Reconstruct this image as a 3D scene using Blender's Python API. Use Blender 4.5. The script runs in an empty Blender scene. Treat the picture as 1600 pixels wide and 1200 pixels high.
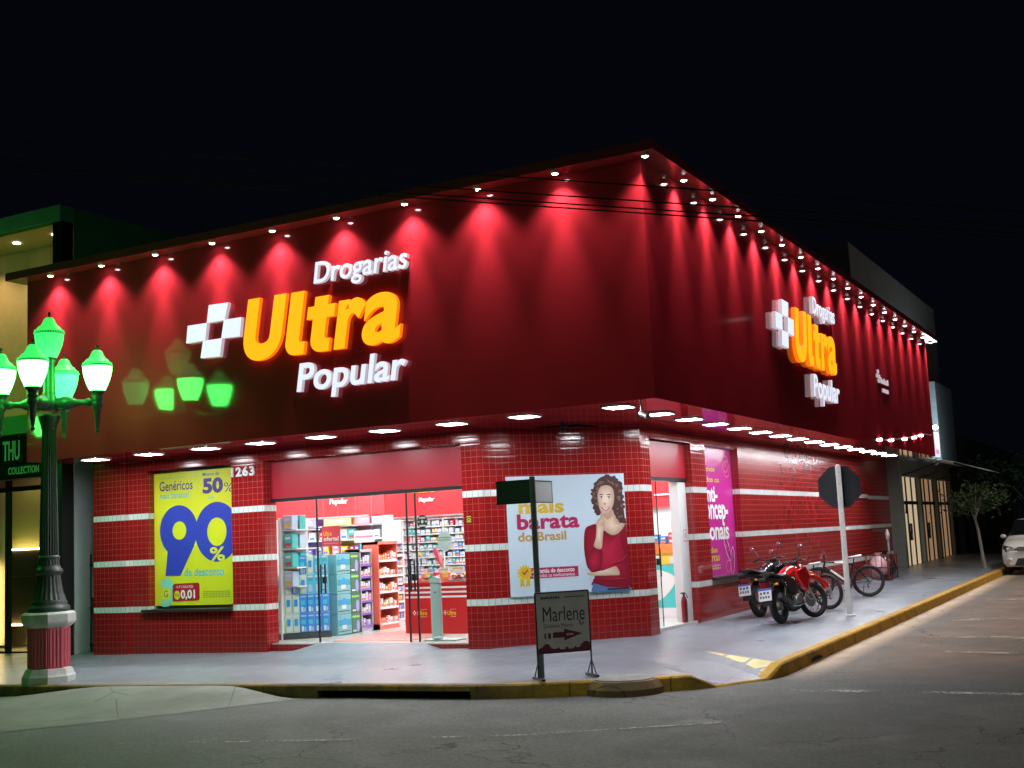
import bpy, math, random
from mathutils import Vector, Matrix
random.seed(7)
sc = bpy.context.scene
COL = sc.collection
PI = math.pi
rad = math.radians

# ------------------------------------------------------------------ camera
CF = Vector((-0.4690, 0.8741, 0.1259)); CF.normalize()
_yaw, _pit, _rol = -0.4925, 0.1262, -0.0471
CF = Vector((math.sin(_yaw)*math.cos(_pit), math.cos(_yaw)*math.cos(_pit), math.sin(_pit)))
_R = Vector((math.cos(_yaw), -math.sin(_yaw), 0)); _U = _R.cross(CF)
CR = math.cos(_rol)*_R + math.sin(_rol)*_U
CU = -math.sin(_rol)*_R + math.cos(_rol)*_U
CP = Vector((8.921, -15.557, 1.52))
FPX = 1917.99
cam = bpy.data.cameras.new('camera'); camo = bpy.data.objects.new('camera', cam); COL.objects.link(camo)
cam.sensor_width = 36; cam.lens = 36*FPX/1600; cam.clip_end = 500; cam.clip_start = .1
camo.matrix_world = Matrix(((CR.x, CU.x, -CF.x, CP.x), (CR.y, CU.y, -CF.y, CP.y), (CR.z, CU.z, -CF.z, CP.z), (0, 0, 0, 1)))
sc.camera = camo

# ------------------------------------------------------------------ world, exposure
w = bpy.data.worlds.new('World'); sc.world = w; w.use_nodes = True
bg = w.node_tree.nodes['Background']
bg.inputs[0].default_value = (.36, .50, 1.0, 1); bg.inputs[1].default_value = .0032
sc.view_settings.view_transform = 'Standard'; sc.view_settings.look = 'None'
sc.view_settings.exposure = 0; sc.view_settings.gamma = 1
sc.cycles.use_denoising = True
sc.cycles.max_bounces = 6; sc.cycles.diffuse_bounces = 3; sc.cycles.glossy_bounces = 3
sc.cycles.transparent_max_bounces = 12; sc.cycles.transmission_bounces = 4
sc.cycles.sample_clamp_indirect = 4; sc.cycles.caustics_reflective = False; sc.cycles.caustics_refractive = False

LW = dict(eave=140., canopy=106., street_fill_a=1050., street_fill_b=800., street_fill_c=2300., globe=34., sign_w=.98, sign_y=.95, shop=30.)

# real points from picture positions on a known plane
def _ray(u, v): return CF + CR*((u-800)/FPX) - CU*((v-600)/FPX)
def PY(u, v, y): d = _ray(u, v); return CP + d*((y-CP.y)/d.y)
def PX(u, v, x): d = _ray(u, v); return CP + d*((x-CP.x)/d.x)
def PZ(u, v, z): d = _ray(u, v); return CP + d*((z-CP.z)/d.z)
def rise(x, y): return .0105*max(0, y) + .013*max(-14, min(0, x))

# ------------------------------------------------------------------ materials
_mats = {}
def M(name, col=(.5, .5, .5), rough=.5, metal=0., emit=None, es=0., var=0., vs=6., bump=0., bs=40., spec=.5, coat=0.):
    if name in _mats: return _mats[name]
    m = bpy.data.materials.new(name); m.use_nodes = True
    nt = m.node_tree; p = nt.nodes['Principled BSDF']
    p.inputs['Base Color'].default_value = (*col, 1); p.inputs['Roughness'].default_value = rough
    p.inputs['Metallic'].default_value = metal; p.inputs['Specular IOR Level'].default_value = spec
    p.inputs['Coat Weight'].default_value = coat
    if emit:
        p.inputs['Emission Color'].default_value = (*emit, 1); p.inputs['Emission Strength'].default_value = es
    if var or bump:
        tc = nt.nodes.new('ShaderNodeTexCoord')
    if var:
        n = nt.nodes.new('ShaderNodeTexNoise'); n.inputs['Scale'].default_value = vs; n.inputs['Detail'].default_value = 6
        n.inputs['Roughness'].default_value = .65
        nt.links.new(tc.outputs['Object'], n.inputs['Vector'])
        mx = nt.nodes.new('ShaderNodeMix'); mx.data_type = 'RGBA'
        mx.inputs[6].default_value = (*[c*(1-var) for c in col], 1); mx.inputs[7].default_value = (*[min(1, c*(1+var)) for c in col], 1)
        mr = nt.nodes.new('ShaderNodeMapRange'); mr.inputs[1].default_value = .3; mr.inputs[2].default_value = .7
        nt.links.new(n.outputs['Fac'], mr.inputs[0]); nt.links.new(mr.outputs[0], mx.inputs[0])
        nt.links.new(mx.outputs[2], p.inputs['Base Color'])
        mr2 = nt.nodes.new('ShaderNodeMapRange'); mr2.inputs[3].default_value = max(.02, rough*.8); mr2.inputs[4].default_value = min(1, rough*1.25)
        nt.links.new(n.outputs['Fac'], mr2.inputs[0]); nt.links.new(mr2.outputs[0], p.inputs['Roughness'])
    if bump:
        n2 = nt.nodes.new('ShaderNodeTexNoise'); n2.inputs['Scale'].default_value = bs; n2.inputs['Detail'].default_value = 4
        nt.links.new(tc.outputs['Object'], n2.inputs['Vector'])
        b = nt.nodes.new('ShaderNodeBump'); b.inputs['Strength'].default_value = bump; b.inputs['Distance'].default_value = .02
        nt.links.new(n2.outputs['Fac'], b.inputs['Height']); nt.links.new(b.outputs[0], p.inputs['Normal'])
    _mats[name] = m
    return m

def math_node(nt, op, a, b=None, c=None):
    n = nt.nodes.new('ShaderNodeMath'); n.operation = op
    for i, x in enumerate((a, b, c)):
        if x is None: continue
        if isinstance(x, (int, float)): n.inputs[i].default_value = x
        else: nt.links.new(x, n.inputs[i])
    return n.outputs[0]
def mixc(nt, fac, a, b):
    n = nt.nodes.new('ShaderNodeMix'); n.data_type = 'RGBA'
    for i, x in ((0, fac), (6, a), (7, b)):
        if isinstance(x, (int, float)): n.inputs[i].default_value = x
        elif isinstance(x, tuple): n.inputs[i].default_value = (*x, 1)
        else: nt.links.new(x, n.inputs[i])
    return n.outputs[2]
def noise(nt, vec, scale, detail=5, rough=.6):
    n = nt.nodes.new('ShaderNodeTexNoise'); n.inputs['Scale'].default_value = scale; n.inputs['Detail'].default_value = detail
    n.inputs['Roughness'].default_value = rough; nt.links.new(vec, n.inputs['Vector']); return n.outputs['Fac']
def ramp(nt, x, a, b, lo=0., hi=1.):
    n = nt.nodes.new('ShaderNodeMapRange'); n.inputs[1].default_value = a; n.inputs[2].default_value = b
    n.inputs[3].default_value = lo; n.inputs[4].default_value = hi; nt.links.new(x, n.inputs[0]); return n.outputs[0]
def blank(name):
    m = bpy.data.materials.new(name); m.use_nodes = True; _mats[name] = m
    return m, m.node_tree, m.node_tree.nodes['Principled BSDF']

T = .0981
def tile_material(name='red_glazed_tile', relief=True):
    m, nt, p = blank(name)
    uv = nt.nodes.new('ShaderNodeUVMap'); uv.uv_map = 'UVMap'
    sp = nt.nodes.new('ShaderNodeSeparateXYZ'); nt.links.new(uv.outputs[0], sp.inputs[0])
    a = math_node(nt, 'DIVIDE', sp.outputs[0], T); b = math_node(nt, 'DIVIDE', math_node(nt, 'SUBTRACT', sp.outputs[1], .006), T)
    ia = math_node(nt, 'FLOOR', a); ib = math_node(nt, 'FLOOR', b)
    fa = math_node(nt, 'SUBTRACT', a, ia); fb = math_node(nt, 'SUBTRACT', b, ib)
    def edge(f):   # distance to nearest joint
        return math_node(nt, 'MINIMUM', f, math_node(nt, 'SUBTRACT', 1., f))
    e = math_node(nt, 'MINIMUM', edge(fa), edge(fb))
    grout = ramp(nt, e, .028, .045, 1, 0)
    pillow = math_node(nt, 'MULTIPLY_ADD', ramp(nt, edge(fa), .02, .20, 0, 1), .22, ramp(nt, edge(fb), .02, .20, 0, 1))
    band = None
    for row in (6, 14, 22):
        c = math_node(nt, 'COMPARE', ib, float(row), .1)
        band = c if band is None else math_node(nt, 'MAXIMUM', band, c)
    cb = nt.nodes.new('ShaderNodeCombineXYZ'); nt.links.new(ia, cb.inputs[0]); nt.links.new(ib, cb.inputs[1])
    wn = nt.nodes.new('ShaderNodeTexWhiteNoise'); nt.links.new(cb.outputs[0], wn.inputs['Vector'])
    red = mixc(nt, wn.outputs['Value'], (.265, .010, .011), (.300, .0125, .0135))
    white = mixc(nt, wn.outputs['Value'], (.62, .68, .66), (.72, .76, .74))
    tile = mixc(nt, band, red, white)
    gcol = mixc(nt, band, (.31, .042, .036), (.22, .25, .24))
    tc = nt.nodes.new('ShaderNodeTexCoord')
    col = mixc(nt, grout, tile, gcol)
    dirt = ramp(nt, noise(nt, tc.outputs['Object'], 2.2, 6), .35, .75, 1., .82)
    mul = nt.nodes.new('ShaderNodeMix'); mul.data_type = 'RGBA'; mul.blend_type = 'MULTIPLY'; mul.inputs[0].default_value = 1
    nt.links.new(col, mul.inputs[6]); nt.links.new(dirt, mul.inputs[7])
    nt.links.new(mul.outputs[2], p.inputs['Base Color'])
    nt.links.new(math_node(nt, 'MULTIPLY_ADD', grout, .45 if relief else .25, .11 if relief else .24), p.inputs['Roughness'])
    # every tile tilts a little, joints sunk
    tilt = math_node(nt, 'MULTIPLY_ADD', math_node(nt, 'SUBTRACT', wn.outputs['Value'], .5), math_node(nt, 'SUBTRACT', fb, .5), 0.)
    h = math_node(nt, 'MULTIPLY_ADD', tilt, .03, pillow)
    h = math_node(nt, 'MULTIPLY_ADD', noise(nt, tc.outputs['Object'], 9., 2), .05, h)
    bp = nt.nodes.new('ShaderNodeBump'); bp.inputs['Strength'].default_value = .40; bp.inputs['Distance'].default_value = .0012
    nt.links.new(h, bp.inputs['Height'])
    if relief: nt.links.new(bp.outputs[0], p.inputs['Normal'])
    return m
TILE = tile_material(); TILE2 = tile_material('red_glazed_tile_flat', False)

def asphalt_material():
    m, nt, p = blank('worn_asphalt')
    tc = nt.nodes.new('ShaderNodeTexCoord'); v = tc.outputs['Object']
    sp = nt.nodes.new('ShaderNodeSeparateXYZ'); nt.links.new(v, sp.inputs[0])
    big = noise(nt, v, .35, 5); mid = noise(nt, v, 2.5, 6); fine = noise(nt, v, 34., 5, .85)
    c = mixc(nt, ramp(nt, big, .35, .65), (.115, .120, .118), (.170, .170, .160))
    c = mixc(nt, ramp(nt, mid, .42, .7, 0, .6), c, (.21, .205, .19))
    c = mixc(nt, ramp(nt, fine, .38, .60), mixc(nt, .62, c, (.025, .025, .025)), c)
    patch = noise(nt, v, .22, 3, .4); c = mixc(nt, ramp(nt, patch, .50, .53, 0, .38), c, (.062, .064, .064))
    c = mixc(nt, ramp(nt, fine, .60, .70, 0, .7), c, (.36, .35, .33))
    # red earth dust along the side street
    dust = math_node(nt, 'MULTIPLY', ramp(nt, sp.outputs[0], 4.2, 5.6), ramp(nt, sp.outputs[1], -1.5, 1.5))
    dust = math_node(nt, 'MULTIPLY', dust, ramp(nt, noise(nt, v, .9, 6), .3, .62, .15, .75))
    c = mixc(nt, dust, c, (.27, .185, .135))
    # dust line in the gutter of the side street
    gut = math_node(nt, 'MULTIPLY', ramp(nt, math_node(nt, 'ABSOLUTE', math_node(nt, 'SUBTRACT', sp.outputs[0], 4.52)), .1, .42, 1, 0), ramp(nt, sp.outputs[1], -1., .6))
    c = mixc(nt, math_node(nt, 'MULTIPLY', gut, ramp(nt, mid, .3, .6, .6, 1.)), c, (.52, .39, .28))
    # cracks
    vo = nt.nodes.new('ShaderNodeTexVoronoi'); vo.feature = 'DISTANCE_TO_EDGE'; vo.inputs['Scale'].default_value = .42
    wv = nt.nodes.new('ShaderNodeVectorMath'); wv.operation = 'ADD'
    nz = nt.nodes.new('ShaderNodeTexNoise'); nz.inputs['Scale'].default_value = 1.6; nz.inputs['Detail'].default_value = 5
    nt.links.new(v, nz.inputs['Vector']); nt.links.new(v, wv.inputs[0]); nt.links.new(nz.outputs['Color'], wv.inputs[1]); nt.links.new(wv.outputs[0], vo.inputs['Vector'])
    crack = math_node(nt, 'MULTIPLY', ramp(nt, vo.outputs['Distance'], .002, .007, 1, 0), ramp(nt, big, .46, .6))
    c = mixc(nt, math_node(nt, 'MULTIPLY', crack, .8), c, (.016, .016, .016))
    nt.links.new(c, p.inputs['Base Color'])
    p.inputs['Specular IOR Level'].default_value = .35
    nt.links.new(ramp(nt, mid, .3, .7, .62, .9), p.inputs['Roughness'])
    h = math_node(nt, 'MULTIPLY_ADD', crack, -2., math_node(nt, 'MULTIPLY_ADD', mid, .6, fine))
    bp = nt.nodes.new('ShaderNodeBump'); bp.inputs['Strength'].default_value = .6; bp.inputs['Distance'].default_value = .012
    nt.links.new(h, bp.inputs['Height']); nt.links.new(bp.outputs[0], p.inputs['Normal'])
    return m
ASPHALT = asphalt_material()

def concrete_material():
    m, nt, p = blank('road_concrete')
    tc = nt.nodes.new('ShaderNodeTexCoord'); v = tc.outputs['Object']
    mid = noise(nt, v, 1.6, 7); fine = noise(nt, v, 60., 3, .8)
    c = mixc(nt, ramp(nt, mid, .35, .65), (.17, .17, .155), (.26, .255, .23))
    c = mixc(nt, ramp(nt, fine, .35, .65, .0, .5), c, (.17, .17, .155))
    vo = nt.nodes.new('ShaderNodeTexVoronoi'); vo.feature = 'DISTANCE_TO_EDGE'; vo.inputs['Scale'].default_value = .55
    nt.links.new(v, vo.inputs['Vector'])
    crack = ramp(nt, vo.outputs['Distance'], .0015, .006, .6, 0)
    c = mixc(nt, crack, c, (.05, .05, .045))
    nt.links.new(c, p.inputs['Base Color']); p.inputs['Roughness'].default_value = .85
    bp = nt.nodes.new('ShaderNodeBump'); bp.inputs['Strength'].default_value = .4; bp.inputs['Distance'].default_value = .01
    nt.links.new(fine, bp.inputs['Height']); nt.links.new(bp.outputs[0], p.inputs['Normal'])
    return m
CONC = concrete_material()

def paving_material():
    m, nt, p = blank('grey_paving_tile')
    tc = nt.nodes.new('ShaderNodeTexCoord'); v = tc.outputs['Object']
    br = nt.nodes.new('ShaderNodeTexBrick'); nt.links.new(v, br.inputs['Vector'])
    br.inputs['Scale'].default_value = 1.; br.inputs['Brick Width'].default_value = .2; br.inputs['Row Height'].default_value = .2
    br.offset = 0.; br.inputs['Mortar Size'].default_value = .006; br.inputs['Mortar Smooth'].default_value = .3; br.inputs['Bias'].default_value = 0
    br.inputs['Color1'].default_value = (.170, .195, .242, 1); br.inputs['Color2'].default_value = (.205, .230, .280, 1); br.inputs['Mortar'].default_value = (.085, .095, .115, 1)
    stain = noise(nt, v, .8, 7); mid = noise(nt, v, 7., 5)
    c = mixc(nt, ramp(nt, stain, .42, .72, 0, .6), br.outputs['Color'], (.145, .150, .155))
    c = mixc(nt, ramp(nt, mid, .56, .72, 0, .55), c, (.12, .12, .125))
    spk = noise(nt, v, 19., 3, .7); c = mixc(nt, ramp(nt, spk, .66, .70, 0, .5), c, (.07, .07, .07))
    nt.links.new(c, p.inputs['Base Color'])
    nt.links.new(ramp(nt, stain, .3, .7, .24, .46), p.inputs['Roughness']); p.inputs['Specular IOR Level'].default_value = .45
    h = math_node(nt, 'MULTIPLY_ADD', br.outputs['Fac'], -1., math_node(nt, 'MULTIPLY', mid, .5))
    bp = nt.nodes.new('ShaderNodeBump'); bp.inputs['Strength'].default_value = .35; bp.inputs['Distance'].default_value = .006
    nt.links.new(h, bp.inputs['Height']); nt.links.new(bp.outputs[0], p.inputs['Normal'])
    return m
PAVE = paving_material()

def kerb_material():
    m, nt, p = blank('worn_yellow_kerb_paint')
    tc = nt.nodes.new('ShaderNodeTexCoord'); v = tc.outputs['Object']
    n = noise(nt, v, 3.2, 8, .7); n2 = noise(nt, v, 18., 4)
    c = mixc(nt, ramp(nt, n2, .3, .7), (.42, .22, .018), (.55, .31, .03))
    c = mixc(nt, ramp(nt, n, .48, .72, 0, .85), c, (.12, .075, .03))
    sp = nt.nodes.new('ShaderNodeSeparateXYZ'); nt.links.new(v, sp.inputs[0]); jn = None
    for k in (0, 1):
        f = math_node(nt, 'FRACT', math_node(nt, 'ADD', sp.outputs[k], 40.43)); m_ = math_node(nt, 'LESS_THAN', f, .014); jn = m_ if jn is None else math_node(nt, 'MAXIMUM', jn, m_)
    side = ramp(nt, sp.outputs[0], 1.7, 2.9, 1, 0)      # front kerb darkened in colour for the shade on its face
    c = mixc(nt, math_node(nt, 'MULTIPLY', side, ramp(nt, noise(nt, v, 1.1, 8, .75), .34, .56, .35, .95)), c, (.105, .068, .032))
    c = mixc(nt, math_node(nt, 'MULTIPLY', jn, .8), c, (.05, .035, .02))
    nt.links.new(c, p.inputs['Base Color']); p.inputs['Roughness'].default_value = .8
    bp = nt.nodes.new('ShaderNodeBump'); bp.inputs['Strength'].default_value = .6; bp.inputs['Distance'].default_value = .012
    nt.links.new(math_node(nt, 'MULTIPLY_ADD', jn, -2., math_node(nt, 'MULTIPLY_ADD', n, .8, n2)), bp.inputs['Height']); nt.links.new(bp.outputs[0], p.inputs['Normal'])
    return m
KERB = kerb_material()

def marking_material(name, col, lo, hi):   # worn road paint: flakes away to the asphalt
    m, nt, p = blank(name)
    tc = nt.nodes.new('ShaderNodeTexCoord'); v = tc.outputs['Object']
    f = math_node(nt, 'MULTIPLY_ADD', noise(nt, v, 22., 4, .8), .55, math_node(nt, 'MULTIPLY', noise(nt, v, 1.7, 5), .6))
    a = ramp(nt, f, lo, hi)
    p.inputs['Base Color'].default_value = (*col, 1); p.inputs['Roughness'].default_value = .8
    nt.links.new(a, p.inputs['Alpha'])
    return m

def glass_material():
    m, nt, p = blank('clear_glass')
    nt.nodes.remove(p); out = nt.nodes['Material Output']
    t = nt.nodes.new('ShaderNodeBsdfTransparent'); t.inputs[0].default_value = (.93, .97, .96, 1)
    gl = nt.nodes.new('ShaderNodeBsdfGlossy'); gl.inputs['Roughness'].default_value = .02
    fr = nt.nodes.new('ShaderNodeFresnel'); fr.inputs[0].default_value = 1.45
    mx = nt.nodes.new('ShaderNodeMixShader'); ge = nt.nodes.new('ShaderNodeNewGeometry'); nt.links.new(math_node(nt, 'MULTIPLY', fr.outputs[0], math_node(nt, 'SUBTRACT', 1., ge.outputs['Backfacing'])), mx.inputs[0]); nt.links.new(t.outputs[0], mx.inputs[1]); nt.links.new(gl.outputs[0], mx.inputs[2])
    nt.links.new(mx.outputs[0], out.inputs[0])
    return m
GLASS = glass_material()

ACM = M('red_composite_panel', (.46, .021, .032), .07, spec=.5, bump=.0025, bs=.9)
SOFFIT = M('red_soffit_panel', (.36, .020, .030), .06, spec=.6, bump=.004, bs=.8)
EAVE = M('dark_red_eave', (.40, .036, .048), .22)
LITW = M('white_light_panel', (.9, .9, .9), .4, emit=(.93, .97, 1.), es=LW['canopy'])
BULB = M('spot_lens', (.9, .9, .9), .4, emit=(1, .96, .95), es=30.)
SIGNW = M('lit_white_acrylic', (.15, .15, .15), .3, emit=(.84, .92, 1.10), es=LW['sign_w'])
SIGNS = M('lit_white_letter_side', (.15, .12, .12), .3, emit=(.95, .82, .90), es=.52)
SIGNY = M('lit_amber_acrylic', (.15, .08, .01), .3, emit=(1.40, .56, .010), es=LW['sign_y'])
SIGNO = M('lit_amber_letter_side', (.15, .06, .01), .3, emit=(1.4, .26, .004), es=.80)
WHITE = M('white_print', (.80, .80, .80), .45)
WPAINT = M('white_paint', (.72, .72, .70), .5, var=.06)
BLACK = M('black_metal', (.012, .012, .013), .4, var=.2)
RUBBER = M('black_rubber', (.016, .016, .017), .75, var=.25, vs=30, bump=.2, bs=120)
CHROME = M('bright_steel', (.62, .62, .63), .18, metal=1.)
STEEL = M('galvanised_steel', (.36, .37, .38), .45, metal=.6, var=.15, vs=12)
CAST = M('dark_cast_iron', (.045, .055, .055), .38, var=.25, vs=18, bump=.15, bs=60, spec=.5)

# ------------------------------------------------------------------ mesh builder
_txt = {}
def text_geo(s, shear=0., offset=0., extrude=0., res=3, spacing=1.):
    key = (s, shear, offset, extrude, res, spacing)
    if key in _txt: return _txt[key]
    cu = bpy.data.curves.new('t', 'FONT'); cu.body = s; cu.shear = shear; cu.offset = offset; cu.extrude = extrude
    cu.resolution_u = res; cu.space_character = spacing; cu.fill_mode = 'BOTH'
    o = bpy.data.objects.new('t', cu); COL.objects.link(o)
    dg = bpy.context.evaluated_depsgraph_get()
    me = bpy.data.meshes.new_from_object(o.evaluated_get(dg))
    r = ([v.co.copy() for v in me.vertices], [tuple(p.vertices) for p in me.polygons], [p.normal.z for p in me.polygons])
    bpy.data.objects.remove(o); bpy.data.curves.remove(cu); bpy.data.meshes.remove(me)
    _txt[key] = r
    return r

ID = Matrix.Identity(4)
def frame(origin, right, up):     # local x,y,z -> right, up, outward
    r = Vector(right).normalized(); u = Vector(up).normalized(); n = r.cross(u); o = Vector(origin)
    return Matrix(((r.x, u.x, n.x, o.x), (r.y, u.y, n.y, o.y), (r.z, u.z, n.z, o.z), (0, 0, 0, 1)))
def FY(y): return frame((0, y, 0), (1, 0, 0), (0, 0, 1))          # faces the front street
def FX(x): return frame((x, 0, 0), (0, 1, 0), (0, 0, 1))          # faces the side street

class MB:
    def __init__(s): s.v = []; s.f = []; s.mi = []; s.sm = []; s.uv = []; s.mats = []
    def mat(s, m):
        if m not in s.mats: s.mats.append(m)
        return s.mats.index(m)
    def face(s, pts, m, uv=None, smooth=False):
        b = len(s.v); s.v += [tuple(p) for p in pts]; s.f.append(tuple(range(b, b+len(pts)))); s.mi.append(s.mat(m)); s.sm.append(smooth); s.uv.append(uv)
    def add(s, vs, fs, m, X=ID, smooth=False):
        b = len(s.v); s.v += [tuple(X @ Vector(p)) for p in vs]; k = s.mat(m)
        for f in fs: s.f.append(tuple(b+i for i in f)); s.mi.append(k); s.sm.append(smooth); s.uv.append(None)
    def box(s, x0, x1, y0, y1, z0, z1, m, X=ID, c=0.):
        if c <= 0:
            vs = [(x, y, z) for z in (z0, z1) for x, y in ((x0, y0), (x1, y0), (x1, y1), (x0, y1))]
            s.add(vs, [(3, 2, 1, 0), (4, 5, 6, 7), (0, 1, 5, 4), (1, 2, 6, 5), (2, 3, 7, 6), (3, 0, 4, 7)], m, X)
        else:
            c = min(c, abs(x1-x0)/2.01, abs(y1-y0)/2.01, abs(z1-z0)/2.01)
            def ring(ins, z): return [(x0+ins, y0+c, z), (x0+c, y0+ins, z), (x1-c, y0+ins, z), (x1-ins, y0+c, z), (x1-ins, y1-c, z), (x1-c, y1-ins, z), (x0+c, y1-ins, z), (x0+ins, y1-c, z)]
            s.loft([ring(c, z0), ring(0, z0+c), ring(0, z1-c), ring(c, z1)], m, X)
    def loft(s, rings, m, X=ID, closed=True, cap=True, smooth=False):
        n = len(rings[0]); vs = [p for r in rings for p in r]; fs = []
        for i in range(len(rings)-1):
            for j in range(n if closed else n-1):
                a, b = i*n+j, i*n+(j+1) % n
                fs.append((a, b, b+n, a+n))
        s.add(vs, fs, m, X, smooth)
        if cap and closed:
            s.add(rings[0], [tuple(reversed(range(n)))], m, X); s.add(rings[-1], [tuple(range(n))], m, X)
    def prism(s, pts, z0, z1, m, X=ID, side=None):
        n = len(pts); a = sum(pts[i][0]*pts[(i+1) % n][1]-pts[(i+1) % n][0]*pts[i][1] for i in range(n))
        if a < 0: pts = pts[::-1]
        lo = [(x, y, z0) for x, y in pts]; hi = [(x, y, z1) for x, y in pts]
        s.add(lo, [tuple(reversed(range(n)))], m, X); s.add(hi, [tuple(range(n))], m, X)
        s.add(lo+hi, [(i, (i+1) % n, n+(i+1) % n, n+i) for i in range(n)], side or m, X)
    def poly(s, pts, m, X=ID, z=0.):
        n = len(pts); a = sum(pts[i][0]*pts[(i+1) % n][1]-pts[(i+1) % n][0]*pts[i][1] for i in range(n))
        if a < 0: pts = pts[::-1]
        s.add([(x, y, z) for x, y in pts], [tuple(range(n))], m, X)
    def rect(s, x0, x1, y0, y1, m, X=ID, z=0.): s.poly([(x0, y0), (x1, y0), (x1, y1), (x0, y1)], m, X, z)
    def oval(s, cx, cy, rx, ry, m, X=ID, z=0., n=32, rot=0.):
        cr, sr = math.cos(rot), math.sin(rot)
        s.poly([(cx+rx*math.cos(t)*cr-ry*math.sin(t)*sr, cy+rx*math.cos(t)*sr+ry*math.sin(t)*cr) for t in (2*PI*i/n for i in range(n))], m, X, z)
    def lathe(s, prof, m, X=ID, n=24, smooth=True, flute=0.):
        rings = []
        for r, z in prof:
            rings.append([((r*(1-flute*(i % 2)))*math.cos(2*PI*i/n), (r*(1-flute*(i % 2)))*math.sin(2*PI*i/n), z) for i in range(n)])
        s.loft(rings, m, X, smooth=smooth)
    def tube(s, pts, r, m, X=ID, n=8, smooth=True):
        pts = [Vector(p) for p in pts]; rr = r if isinstance(r, (list, tuple)) else [r]*len(pts)
        rings = []; up = None
        for i, p in enumerate(pts):
            d = (pts[min(i+1, len(pts)-1)]-pts[max(i-1, 0)]).normalized()
            if up is None: up = Vector((0, 0, 1)) if abs(d.z) < .9 else Vector((1, 0, 0))
            a = d.cross(up).normalized(); b = a.cross(d).normalized(); up = b
            rings.append([tuple(p+(a*math.cos(2*PI*k/n)+b*math.sin(2*PI*k/n))*rr[i]) for k in range(n)])
        s.loft(rings, m, X, smooth=smooth)
    def torus(s, R, r, m, X=ID, n=40, k=10, ry=None, t0=0., t1=2*PI):     # ring in the local x-z plane
        full = abs(t1-t0-2*PI) < 1e-6; cnt = n if full else n+1; ry = ry or r; vs = []; fs = []
        for i in range(cnt):
            t = t0+(t1-t0)*i/n
            for j in range(k):
                a = 2*PI*j/k; q = R+r*math.cos(a); vs.append((q*math.cos(t), ry*math.sin(a), q*math.sin(t)))
        for i in range(n):
            i2 = (i+1) % cnt
            for j in range(k): fs.append((i*k+j, i*k+(j+1) % k, i2*k+(j+1) % k, i2*k+j))
        s.add(vs, fs, m, X, True)
    def ball(s, c, rx, ry, rz, m, X=ID, n=16, k=10):
        prof = [(max(1e-4, math.sin(PI*i/k)), -math.cos(PI*i/k)) for i in range(k+1)]
        s.lathe(prof, m, X @ Matrix.Translation(c) @ Matrix.Diagonal((rx, ry, rz, 1)), n)
    def text(s, txt, bx, m, X=ID, z=0., shear=0., offset=0., depth=0., side=None, res=3, spacing=1.):
        vs, fs, nz = text_geo(txt, shear, offset, .5 if depth else 0., res, spacing)
        xa = min(v.x for v in vs); xb = max(v.x for v in vs); ya = min(v.y for v in vs); yb = max(v.y for v in vs)
        sx = (bx[1]-bx[0])/(xb-xa); sy = (bx[3]-bx[2])/(yb-ya)
        q = [(bx[0]+(v.x-xa)*sx, bx[2]+(v.y-ya)*sy, z+((v.z+.5)*depth if depth else 0)) for v in vs]
        if not depth: s.add(q, fs, m, X)
        else:
            s.add(q, [f for f, k in zip(fs, nz) if k > .5], m, X); s.add(q, [f for f, k in zip(fs, nz) if k <= .5], side or m, X)
    def build(s, name, parent=None, loc=None):
        me = bpy.data.meshes.new(name); me.from_pydata(s.v, [], s.f)
        for m in s.mats: me.materials.append(m)
        me.polygons.foreach_set('material_index', s.mi); me.polygons.foreach_set('use_smooth', s.sm)
        if any(u is not None for u in s.uv):
            l = me.uv_layers.new(name='UVMap'); k = 0
            for f, u in zip(s.f, s.uv):
                for i in range(len(f)):
                    if u: l.data[k].uv = u[i]
                    k += 1
        me.update()
        o = bpy.data.objects.new(name, me); COL.objects.link(o)
        if parent: o.parent = parent
        if loc: o.location = loc
        return o
def one(fn, name, parent=None):
    b = MB(); fn(b); return b.build(name, parent)
def tag(o, label=None, cat=None, group=None, kind=None):
    for k, v in (('label', label), ('category', cat), ('group', group), ('kind', kind)):
        if v: o[k] = v
    return o
def thing(name, label, cat, loc=(0, 0, 0), rotz=0., group=None, rot=None):
    o = bpy.data.objects.new(name, None); COL.objects.link(o); o.location = loc; o.rotation_euler = rot or (0, 0, rotz)
    o.empty_display_size = .2
    return tag(o, label, cat, group)
def dup(o, parent=None):
    c = o.copy(); COL.objects.link(c); c.parent = parent
    for ch in list(o.children): dup(ch, c)
    return c
def smooth_loop(pts, k=4):
    out = []; n = len(pts)
    for i in range(n):
        p0, p1, p2, p3 = (Vector(pts[(i+d) % n]) for d in (-1, 0, 1, 2))
        for j in range(k):
            t = j/k; q = .5*((2*p1)+(p2-p0)*t+(2*p0-5*p1+4*p2-p3)*t*t+(3*p1-p0-3*p2+p3)*t**3)
            out.append((q.x, q.y))
    return out
ORD = ['first', 'second', 'third', 'fourth', 'fifth', 'sixth', 'seventh', 'eighth', 'ninth', 'tenth', 'eleventh', 'twelfth', 'thirteenth', 'fourteenth', 'fifteenth', 'sixteenth', 'seventeenth', 'eighteenth']
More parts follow.
